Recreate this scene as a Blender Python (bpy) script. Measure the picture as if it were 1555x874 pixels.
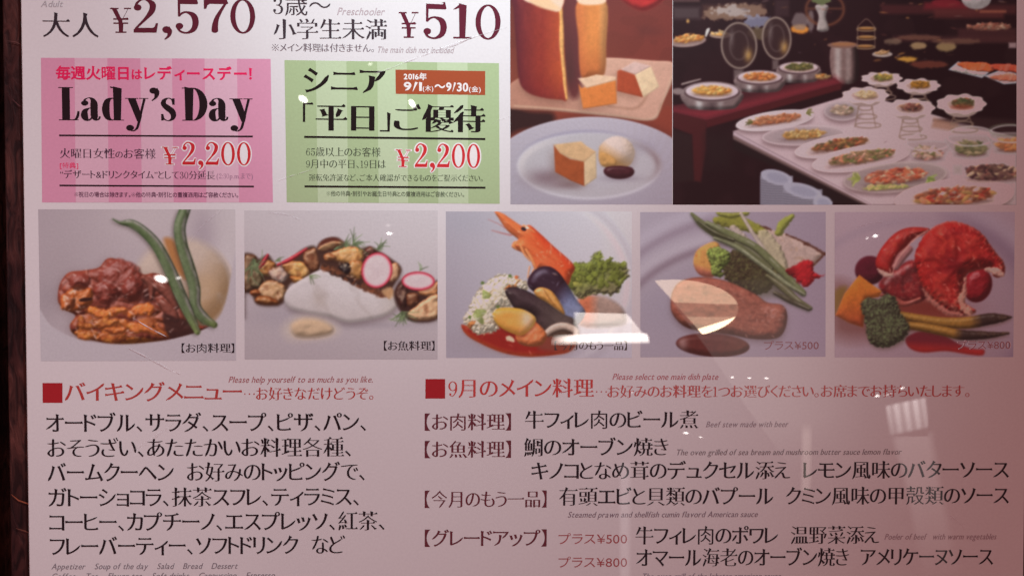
# A laminated restaurant menu poster on a dark wooden wall, seen close up and almost square on.
import bpy, math, random
import numpy as np
from mathutils import Matrix, Vector
from mathutils.geometry import tessellate_polygon

for o in list(bpy.data.objects):
    bpy.data.objects.remove(o, do_unlink=True)
scene = bpy.context.scene
C = scene.collection

# ------------------------------------------------------------------ camera
UNIT = 0.594 / 1529.0            # metres per poster unit (an A1 sheet is 594 mm wide)
FOCAL, CX, CY = 1210.0, 777.5, 437.0
PITCH, YAW, ROLL = -0.02264518, -0.03540509, -0.00090294
Z0 = 1.35                        # height of the poster's reference point above the floor
def rot(a, b, c):
    ca, sa, cb, sb, cc, sc = math.cos(a), math.sin(a), math.cos(b), math.sin(b), math.cos(c), math.sin(c)
    Rx = np.array([[1, 0, 0], [0, ca, -sa], [0, sa, ca]])
    Ry = np.array([[cb, 0, sb], [0, 1, 0], [-sb, 0, cb]])
    Rz = np.array([[cc, -sc, 0], [sc, cc, 0], [0, 0, 1]])
    return Rz @ Ry @ Rx
CAM_R = rot(PITCH, YAW, ROLL)
POSTER_M = Matrix.Translation((0, 0, Z0)) @ Matrix.Rotation(math.radians(90), 4, 'X')   # local xy = poster plane
cam_data = bpy.data.cameras.new('camera')
cam_data.sensor_width = 36.0
cam_data.lens = 36.0 * FOCAL / 1555.0
cam_data.clip_start, cam_data.clip_end = 0.01, 100.0
cam = bpy.data.objects.new('camera', cam_data)
C.objects.link(cam)
cam.matrix_world = POSTER_M @ Matrix.Translation((0, 0, FOCAL * UNIT)) @ Matrix(CAM_R.tolist()).to_4x4()
scene.camera = cam

# ------------------------------------------------------------------ world: a dim reddish room, no sky (indoors)
world = bpy.data.worlds.new('World')
scene.world = world
world.use_nodes = True
world.node_tree.nodes['Background'].inputs[0].default_value = (1.0, 0.375, 0.385, 1)
world.node_tree.nodes['Background'].inputs[1].default_value = 0.258

scene.view_settings.view_transform = 'Standard'
scene.view_settings.look = 'None'
scene.view_settings.exposure = 0.0
scene.view_settings.gamma = 1.0

# ------------------------------------------------------------------ lamps
def aim(o, target, up=(0, 0, 1)):
    d = Vector(target) - o.location
    o.rotation_euler = d.to_track_quat('-Z', 'Y').to_euler()
def on_poster(x, y, h=0.0):      # poster units -> world
    return Vector((x * UNIT, -h, Z0 + y * UNIT))
LAMPS = {}
def lamp(name, kind, loc, target, energy, color, **kw):
    d = bpy.data.lights.new(name, kind)
    d.energy, d.color = energy, color
    for k, v in kw.items(): setattr(d, k, v)
    o = bpy.data.objects.new(name, d)
    C.objects.link(o)
    o.location = loc
    aim(o, target)
    LAMPS[name] = o
    return o
# two ceiling spotlights pool their light on the upper middle of the sheet
lamp('poster_spotlight', 'SPOT', (0.19197, -0.75, Z0 + 1.05), (0.01233, 0, Z0 + 0.30820), 61.1, (0.787, 0.972, 1.0),
     spot_size=2 * 0.20318, spot_blend=1.0, shadow_soft_size=0.03)
lamp('poster_spotlight', 'SPOT', (0.50329, -0.9, Z0 + 1.0), (-0.26682, 0, Z0 + 0.16004), 55.3, (0.870, 0.921, 1.0),
     spot_size=2 * 0.46651, spot_blend=1.0, shadow_soft_size=0.03)
lamp('poster_spotlight', 'SPOT', (-0.45, -0.8, Z0 + 0.9), (-0.30, 0, Z0 - 0.06), 7.5, (1.0, 0.86, 0.90),  # added weak fill that only brightens the sheet's left edge
     spot_size=2 * 0.15, spot_blend=1.0, shadow_soft_size=0.03)
# lamps and lit openings across the room, seen mirrored in the film
def room_lamp(name, x, y, w, h, radiance, color=(1, 0.93, 0.88), depth=2.4, shape='RECTANGLE', shader=None, tilt=0.0):
    """a lamp in the room whose mirror image falls round measured position x, y"""
    c = FOCAL * UNIT
    k = (c + depth) / c
    d = np.array([(x - CX) / FOCAL, -(y - CY) / FOCAL, -1.0]) @ CAM_R.T
    q = d[:2] / -d[2] * c
    L = bpy.data.lights.new(name, 'AREA')
    L.shape = shape
    L.size, L.size_y = w * UNIT * k, h * UNIT * k
    area_ = L.size * L.size_y * (math.pi / 4 if shape == 'ELLIPSE' else 1.0)
    L.energy, L.color = radiance * area_ * math.pi, color
    if shader:
        L.use_nodes = True
        shader(L.node_tree, w, h)
    o = bpy.data.objects.new(name, L)
    C.objects.link(o)
    o.matrix_world = POSTER_M @ Matrix.Translation((q[0] * k, q[1] * k, depth)) @ Matrix.Rotation(tilt, 4, 'Z')
    return o
def shaped(build):
    """lamp shader: build(N, L, u, v) -> colour socket; u runs left to right and v top to bottom as seen in the film"""
    def f(nt, w, h):
        N, Lk = nt.nodes, nt.links
        g = N.new('ShaderNodeNewGeometry'); s = N.new('ShaderNodeSeparateXYZ')
        Lk.new(g.outputs['Parametric'], s.inputs[0])
        def m(op, a, b=0.0, c=0.0):
            n = N.new('ShaderNodeMath'); n.operation = op
            for i, x in enumerate((a, b, c)):
                if isinstance(x, (int, float)): n.inputs[i].default_value = x
                else: Lk.new(x, n.inputs[i])
            return n.outputs[0]
        u = m('MULTIPLY', s.outputs[0], w)
        v = m('MULTIPLY', m('SUBTRACT', 1.0, s.outputs[1]), h)
        em = N['Emission'] if 'Emission' in N else N.new('ShaderNodeEmission')
        Lk.new(build(N, Lk, u, v, m), em.inputs['Strength'])
    return f
def half(m, u, v, x0, y0, x1, y1, soft=1.5):
    """1 on the right-hand side of the line x0,y0 -> x1,y1 (v down), soft edge"""
    l = math.hypot(x1 - x0, y1 - y0); nx, ny = -(y1 - y0) / l, (x1 - x0) / l
    d = m('ADD', m('ADD', m('MULTIPLY', u, nx), m('MULTIPLY', v, ny)), -(x0 * nx + y0 * ny))
    n = m('ADD', m('DIVIDE', d, 2 * soft), 0.5)
    return m('MINIMUM', m('MAXIMUM', n, 0.0), 1.0)
# round downlights far down the ceiling, brightest in the middle of the reflector
def glow(w, h):
    def f(N, Lk, u, v, m):
        ex = m('DIVIDE', m('ADD', u, -w / 2), w / 2); ey = m('DIVIDE', m('ADD', v, -h / 2), h / 2)
        r = m('ADD', m('MULTIPLY', ex, ex), m('MULTIPLY', ey, ey))
        k = m('MAXIMUM', m('SUBTRACT', 1.0, r), 0.0)
        return m('MULTIPLY', m('MULTIPLY', k, k), 2.0)
    return f
for x, y, w, h, r, t in ((460, 148, 15, 9, 90, -0.6), (627, 158, 14, 8, 80, -1.0), (246, 424, 19, 11, 70, -0.3), (271, 423, 9, 6, 14, 0.2), (592, 355.6, 9, 5, 60, 0.0), (590, 343, 9, 6, 3, 0.0),
                         (1331, 358.5, 9, 5, 40, 0.15), (1319, 362, 6, 4, 14, 0.6), (1039, 657, 10, 4, 30, -0.1), (1062, 663, 7, 3, 18, -0.1), (1113, 574, 7, 3, 26, 0.0), (1140, 575, 7, 3, 26, 0.0), (1167, 575.5, 8, 3, 26, 0.0),
                         (1332, 600, 9, 4, 34, 0.2), (1369, 588, 9, 4, 22, 0.2), (1348, 598, 16, 2.5, 8, 0.35), (960, 597, 4, 3, 10, 0), (563, 98, 9, 5, 12, 0.1)):
    room_lamp('downlight', x, y, w * 1.25, h * 1.25, r * 0.55, shape='RECTANGLE', tilt=t, shader=shaped(glow(w * 1.25, h * 1.25)))
# the long cove lamp: a bright tube under two paler boards
def cove(N, Lk, u, v, m):            # frame 150 x 52 at 838..988, 472..524
    tube = m('MULTIPLY', half(m, u, v, 0, 37, 150, 35, 2.5), half(m, u, v, 150, 46, 0, 48, 4))
    up = m('MULTIPLY', half(m, u, v, 30, 0, 150, 6, 1), half(m, u, v, 150, 19, 0, 19, 1.5))
    mid = m('MULTIPLY', half(m, u, v, 0, 19, 150, 19, 1.5), half(m, u, v, 150, 36, 0, 37, 1.5))
    side = m('MULTIPLY', half(m, u, v, 34, 52, 34, 0, 3), half(m, u, v, 112, 0, 150, 46, 1.5))
    val = m('ADD', m('MULTIPLY', up, 0.60), m('MULTIPLY', mid, 0.46))
    ends = m('MULTIPLY', half(m, u, v, 8, 52, 24, 20, 12), half(m, u, v, 138, 0, 150, 52, 2))
    return m('ADD', m('MULTIPLY', val, side), m('MULTIPLY', m('MULTIPLY', tube, ends), 1.6))
room_lamp('cove_lamp', 913, 498, 150, 52, 22, (1.0, 0.90, 0.82), shader=shaped(cove))
def oval(N, Lk, u, v, m):            # frame 136 x 96 at 988..1124, 420..516
    edge = half(m, u, v, 77, 88, 4, 3, 1.2)
    ex = m('DIVIDE', m('ADD', u, -34), 98.0); ey = m('DIVIDE', m('ADD', v, -47), 44.0)
    r = m('SQRT', m('ADD', m('MULTIPLY', ex, ex), m('MULTIPLY', ey, ey)))
    ins = m('MINIMUM', m('MAXIMUM', m('MULTIPLY', m('SUBTRACT', 1.02, r), 30.0), 0.0), 1.0)
    b1 = half(m, u, v, 136, 40, 0, 38, 1.2)
    b3 = m('MULTIPLY', half(m, u, v, 64, 80, 136, 58, 1.2), half(m, u, v, 136, 78, 70, 92, 2.0))
    b2 = half(m, u, v, 0, 60, 136, 60, 1.5)
    val = m('ADD', m('ADD', 0.12, m('MULTIPLY', b1, 0.34)), m('ADD', m('MULTIPLY', b3, 1.9), m('MULTIPLY', b2, 0.22)))
    return m('MULTIPLY', m('MULTIPLY', edge, ins), val)
room_lamp('cove_lamp', 1056, 468, 136, 96, 20, (1.0, 0.74, 0.50), shader=shaped(oval))
# daylit window far behind, the pale pillar under it, and dim lit wall strips
def window(N, Lk, u, v, m):          # frame 66 x 62 at 1343..1409, 600..662
    q = m('MULTIPLY', m('MULTIPLY', half(m, u, v, 2, 15, 58, 3, 2.5), half(m, u, v, 66, 48, 9, 60, 2.5)), m('MULTIPLY', half(m, u, v, 10, 60, 1, 12, 4), half(m, u, v, 58, 0, 66, 50, 4)))
    st = m('ADD', 0.72, m('MULTIPLY', m('COSINE', m('MULTIPLY', m('ADD', u, m('MULTIPLY', v, -0.15)), 0.43)), 0.28))
    fade = m('SUBTRACT', 1.0, m('MULTIPLY', v, 0.011))
    return m('MULTIPLY', m('MULTIPLY', q, st), fade)
room_lamp('far_window', 1376, 631, 66, 62, 9, (1.0, 0.90, 0.88), shader=shaped(window))
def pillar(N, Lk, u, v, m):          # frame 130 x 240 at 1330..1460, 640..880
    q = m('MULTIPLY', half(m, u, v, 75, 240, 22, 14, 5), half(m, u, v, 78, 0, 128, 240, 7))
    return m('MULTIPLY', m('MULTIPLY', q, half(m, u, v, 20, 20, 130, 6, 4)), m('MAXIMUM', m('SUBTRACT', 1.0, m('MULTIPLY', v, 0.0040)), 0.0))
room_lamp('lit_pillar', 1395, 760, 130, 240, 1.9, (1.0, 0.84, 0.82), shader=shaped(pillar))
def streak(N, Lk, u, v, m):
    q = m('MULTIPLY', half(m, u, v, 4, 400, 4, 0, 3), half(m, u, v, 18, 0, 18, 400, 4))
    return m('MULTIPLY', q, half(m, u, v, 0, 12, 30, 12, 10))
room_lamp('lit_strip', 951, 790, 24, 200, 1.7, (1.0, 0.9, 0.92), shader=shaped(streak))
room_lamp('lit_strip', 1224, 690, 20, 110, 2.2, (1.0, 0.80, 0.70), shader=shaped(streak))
def veil(N, Lk, u, v, m):            # frame 330 x 330 at 985..1315, 420..750: lamp added for a pale veil of glare, a person's silhouette cut out
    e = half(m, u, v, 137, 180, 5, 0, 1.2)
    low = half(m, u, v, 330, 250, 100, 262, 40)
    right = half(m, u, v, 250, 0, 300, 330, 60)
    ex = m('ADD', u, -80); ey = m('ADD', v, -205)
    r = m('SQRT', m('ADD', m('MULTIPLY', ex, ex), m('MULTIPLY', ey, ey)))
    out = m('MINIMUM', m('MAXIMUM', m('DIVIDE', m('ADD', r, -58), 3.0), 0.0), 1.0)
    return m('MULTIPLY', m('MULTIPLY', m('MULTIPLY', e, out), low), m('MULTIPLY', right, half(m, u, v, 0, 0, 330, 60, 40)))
room_lamp('veil_lamp', 1150, 585, 330, 330, 0.9, (1.0, 0.86, 0.80), depth=2.5, shader=shaped(veil))
# ------------------------------------------------------------------ colours and materials
def lin(c):
    c = np.asarray(c, float) / 255.0
    return np.where(c <= 0.04045, c / 12.92, ((c + 0.055) / 1.055) ** 2.4)
def ink(rgb, paper):             # printed colour from its look beside the paper white around it
    return tuple(np.clip(lin(rgb) / lin(paper) * 0.80, 0.004, 0.9))

def nodes_of(m):
    m.use_nodes = True
    nt = m.node_tree
    return nt, nt.nodes, nt.links, nt.nodes['Principled BSDF']
def film_gloss(nt, N, L, b, rough=0.45):
    """matt print under one smooth clear film: gloss coat with a faint waviness shared by the whole sheet"""
    b.inputs['Roughness'].default_value = rough
    b.inputs['Specular IOR Level'].default_value = 0.15
    b.inputs['Coat Weight'].default_value = 1.0
    b.inputs['Coat Roughness'].default_value = 0.012
    b.inputs['Coat IOR'].default_value = 1.5
    tc = N.new('ShaderNodeTexCoord')
    no = N.new('ShaderNodeTexNoise')
    no.inputs['Scale'].default_value = 9.0
    no.inputs['Detail'].default_value = 1.0
    L.new(tc.outputs['Object'], no.inputs['Vector'])
    bu = N.new('ShaderNodeBump')
    bu.inputs['Strength'].default_value = 0.10
    bu.inputs['Distance'].default_value = 0.002
    L.new(no.outputs['Fac'], bu.inputs['Height'])
    L.new(bu.outputs['Normal'], b.inputs['Coat Normal'])
def print_mat(name, col, mottle=0.03):
    m = bpy.data.materials.new(name)
    nt, N, L, b = nodes_of(m)
    tc = N.new('ShaderNodeTexCoord')
    n = N.new('ShaderNodeTexNoise')
    n.inputs['Scale'].default_value = 620.0
    n.inputs['Detail'].default_value = 3.0
    L.new(tc.outputs['Object'], n.inputs['Vector'])
    r = N.new('ShaderNodeValToRGB')
    r.color_ramp.elements[0].position, r.color_ramp.elements[1].position = 0.3, 0.7
    r.color_ramp.elements[0].color = (*[c * (1 - mottle) for c in col[:3]], 1)
    r.color_ramp.elements[1].color = (*[min(1, c * (1 + mottle)) for c in col[:3]], 1)
    L.new(n.outputs['Fac'], r.inputs['Fac'])
    L.new(r.outputs['Color'], b.inputs['Base Color'])
    film_gloss(nt, N, L, b)
    return m
_inks = {}
def ink_mat(rgb, paper=(200, 182, 190)):
    k = (tuple(rgb), tuple(paper))
    if k not in _inks: _inks[k] = print_mat('printing_ink', ink(rgb, paper), 0.04)
    return _inks[k]

# ------------------------------------------------------------------ poster plane geometry
def plane(p):
    """measured position -> poster units on the sheet"""
    p = np.asarray(p, float)
    d = np.stack([(p[..., 0] - CX) / FOCAL, -(p[..., 1] - CY) / FOCAL, -np.ones(p.shape[:-1])], -1) @ CAM_R.T
    return d[..., :2] / -d[..., 2:] * FOCAL
def to_mesh(name, V, F, mat, parent, cols=None):
    V = np.asarray(V, np.float32)
    me = bpy.data.meshes.new(name)
    F = np.asarray(F, np.int32)
    n = F.shape[1]
    me.vertices.add(len(V)); me.vertices.foreach_set('co', V.ravel())
    me.loops.add(F.size); me.loops.foreach_set('vertex_index', F.ravel())
    me.polygons.add(len(F)); me.polygons.foreach_set('loop_start', np.arange(0, F.size, n, dtype=np.int32))
    if cols is not None:
        a = me.color_attributes.new('print', 'FLOAT_COLOR', 'POINT')
        a.data.foreach_set('color', np.concatenate([cols, np.ones((len(V), 1))], 1).astype(np.float32).ravel())
    me.update(calc_edges=True)
    me.materials.append(mat)
    o = bpy.data.objects.new(name, me)
    C.objects.link(o)
    o.parent = parent
    return o
LAYER = 0.00006                  # metres between printed layers
def flat(name, pts, mat, parent, layer=1, label=None, is_plane=False):
    q = np.asarray(pts, float) if is_plane else plane(pts)
    tri = tessellate_polygon([[Vector((x, y, 0)) for x, y in q]])
    V = np.c_[q * UNIT, np.full(len(q), layer * LAYER)]
    F = []
    for t in tri:
        a, b, c = (q[i] for i in t)
        F.append(t if (b[0]-a[0])*(c[1]-a[1]) - (b[1]-a[1])*(c[0]-a[0]) > 0 else t[::-1])
    o = to_mesh(name, V, F, mat, parent)
    if label: o['label'] = label
    return o
# ------------------------------------------------------------------ lettering
# Outlines come from Blender's built-in font; a brush-style pass turns them into a Ming (serif) face:
# thin horizontals, triangular stops on kanji, tapering sweeps, slab serifs on Latin stems.
_fc = bpy.data.curves.new('glyph_source', 'FONT')
_fc.resolution_u = 3
_fo = bpy.data.objects.new('glyph_source', _fc)
C.objects.link(_fo)
_raw = {}
def raw_glyph(ch):
    if ch in _raw: return _raw[ch]
    _fc.body = ch
    dg = bpy.context.evaluated_depsgraph_get(); dg.update()
    cu = _fo.evaluated_get(dg).to_curve(dg)
    out = []
    for s in cu.splines:
        bp = s.bezier_points
        n = len(bp)
        if n < 3: continue
        pts = []
        for i in range(n):
            a, b = bp[i], bp[(i + 1) % n]
            p0, p1, p2, p3 = (np.array(v[:2]) for v in (a.co, a.handle_right, b.handle_left, b.co))
            d = p3 - p0
            l = math.hypot(*d)
            if l < 1e-5: continue
            dev = max(abs(np.cross(d, p1 - p0)), abs(np.cross(d, p2 - p0))) / l
            k = 1 if dev < 0.004 else (3 if l < 0.12 else 5)
            for j in range(k):
                t = j / k
                pts.append((1-t)**3*p0 + 3*(1-t)**2*t*p1 + 3*(1-t)*t*t*p2 + t**3*p3)
        q = np.array(pts)
        keep = np.hypot(*(q - np.roll(q, 1, 0)).T) > 1e-4
        q = q[keep]
        if len(q) >= 3: out.append(q)
    _fo.evaluated_get(dg).to_curve_clear()
    _raw[ch] = out
    return out
def area(q):
    x, y = q.T
    return 0.5 * np.sum(x * np.roll(y, -1) - np.roll(x, -1) * y)
def unit(v): return v / (np.hypot(*v) + 1e-12)
def kind_of(ch):
    o = ord(ch)
    if 0x3040 <= o <= 0x309f: return 'hira'
    if 0x30a0 <= o <= 0x30ff: return 'kata'
    if 0x3400 <= o <= 0x9fff: return 'kanji'
    if o < 0x250: return 'latin'
    return 'mark'
def brush(contours, kind, ty, tx, serif=0.0):
    """contours -> contours, stroke ends reshaped and outlines shifted direction by direction"""
    tot = sum(area(q) for q in contours)
    sg = 1.0 if tot > 0 else -1.0
    res = []
    for q in contours:
        if sg < 0: q = q[::-1]           # interior on the left everywhere
        n = len(q)
        e = np.roll(q, -1, 0) - q
        L = np.hypot(*e.T)
        d = e / L[:, None]
        nx = np.c_[d[:, 1], -d[:, 0]]    # outward
        s = -ty * nx[:, 1]**2 + tx * nx[:, 0]**2
        P = np.empty_like(q)
        for i in range(n):
            n0, n1, s0, s1 = nx[i-1], nx[i], s[i-1], s[i]
            det = n0[0]*n1[1] - n0[1]*n1[0]
            if abs(det) < 0.25:
                m = unit(n0 + n1); P[i] = q[i] + m * (s0 + s1) / 2
            else:
                P[i] = q[i] + np.array([s0*n1[1] - s1*n0[1], n0[0]*s1 - n1[0]*s0]) / det
        new = {}
        for i in range(n):
            j = (i + 1) % n
            if not 0.03 < L[i] < 0.125: continue
            c0 = d[i-1][0]*d[i][1] - d[i-1][1]*d[i][0]
            c1 = d[i][0]*d[j][1] - d[i][1]*d[j][0]
            if c0 < 0.72 or c1 < 0.72 or np.dot(d[i-1], d[j]) > -0.6: continue
            if L[i-1] < 0.02 or L[j] < 0.02: continue
            t = unit(d[i-1] - d[j])                      # way the stroke points where it ends
            A, B = P[i].copy(), P[j].copy(); M = (A + B) / 2
            w = np.hypot(*(B - A))
            if kind == 'latin':
                if serif and abs(t[1]) > 0.8:
                    h = 0.028; o = serif
                    new[i] = [A - t*h - unit(B-A)*0.001, A - t*h*0.8 - unit(B-A)*o, A - unit(B-A)*o]
                    new[j] = [B + unit(B-A)*o, B - t*h*0.8 + unit(B-A)*o, B - t*h]
                continue
            if kind == 'hira':
                f = 0.30 if t[1] < 0.2 else 0.15
                new[i], new[j] = [A + (M-A)*f*2 + t*0.012], [B + (M-B)*f*2 + t*0.012]
                continue
            if t[0] > 0.93 and abs(t[1]) < 0.35:         # right end of a horizontal
                top, bot = B, A                          # interior left: going up at a right end, A is below B
                if kind == 'kanji':
                    new[i] = [bot + np.array([0.012, 0])]
                    new[j] = [top + np.array([0.014, 0.008]), top + np.array([-0.045, 0.060]), top + np.array([-0.115, 0.0])]
                else:
                    new[i] = [bot + np.array([0.0, -0.006]), bot + np.array([0.022, 0.012])]
                    new[j] = [top + np.array([-0.02, 0.022]), top + np.array([-0.09, 0.004])]
            elif t[0] < -0.93:                           # left start of a horizontal
                if kind == 'kata':
                    new[i] = [A + np.array([-0.004, 0.026])]; new[j] = [B + np.array([-0.006, -0.004])]
            elif t[1] > 0.9:                             # top of a vertical; B is the left corner
                new[i] = [A + np.array([0.024, -0.022])]
                new[j] = [B + np.array([-0.012, 0.022])]
            elif t[0] < -0.2 and t[1] < 0.25:            # sweep to the lower left
                new[i], new[j] = [A + (M-A)*0.80 + t*0.035], [B + (M-B)*0.80 + t*0.035]
            elif t[0] < -0.2:                            # flick or upper-left start
                if kind == 'kanji' and w < 0.06:
                    new[i], new[j] = [A + (M-A)*0.6], [B + (M-B)*0.6]
                else:
                    new[i], new[j] = [A - (M-A)*0.15], [B - (M-B)*0.30 + t*0.012]
            elif t[0] > 0.2 and t[1] < -0.2:             # sweep to the lower right
                if kind == 'kanji':
                    new[i] = [A + (A-M)*0.35]; new[j] = [B + (B-M)*0.1 + np.array([0.05, 0.0])]
                else:
                    new[i], new[j] = [A + (A-M)*0.12], [B + (B-M)*0.12]
            elif t[0] > 0.2 and t[1] > 0.2:              # flick to the upper right
                new[i], new[j] = [A + (M-A)*0.7 + t*0.02], [B + (M-B)*0.7 + t*0.02]
        out = []
        for i in range(n): out.extend(new.get(i, [P[i]]))
        res.append(np.array(out))
    return res

def ribbon(pts, close=False, k=6):
    """smooth stroke of varying width through (x, y, width) -> one outline"""
    p = np.array(pts, float)
    q = np.vstack([2*p[0]-p[1], p, 2*p[-1]-p[-2]])
    s = []
    for i in range(1, len(q) - 2):
        for j in range(k):
            t = j / k
            a, b, c, d = q[i-1:i+3]
            s.append(0.5*((2*b) + (c-a)*t + (2*a-5*b+4*c-d)*t*t + (3*b-a-3*c+d)*t**3))
    s.append(p[-1]); s = np.array(s)
    g = np.gradient(s[:, :2], axis=0)
    g /= np.hypot(*g.T)[:, None] + 1e-9
    nrm = np.c_[-g[:, 1], g[:, 0]] * np.maximum(s[:, 2:3], 0.004) / 2
    return np.vstack([s[:, :2] + nrm, (s[:, :2] - nrm)[::-1]])
def disc(x, y, r, ry=None, n=22):
    t = np.linspace(0, 2*math.pi, n, endpoint=False)
    return np.c_[x + r*np.cos(t), y + (ry or r)*np.sin(t)]
def ring(cx, cy, rx, ry, wx, wy, n=40):
    """Didone bowl: outer ellipse minus a narrower inner one -> list of two contours"""
    return [disc(cx, cy, rx, ry, n), disc(cx, cy, rx-wx, ry-wy, n)[::-1]]
H = 0.022
def box(x0, y0, x1, y1): return np.array([(x0, y0), (x1, y0), (x1, y1), (x0, y1)], float)
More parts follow.
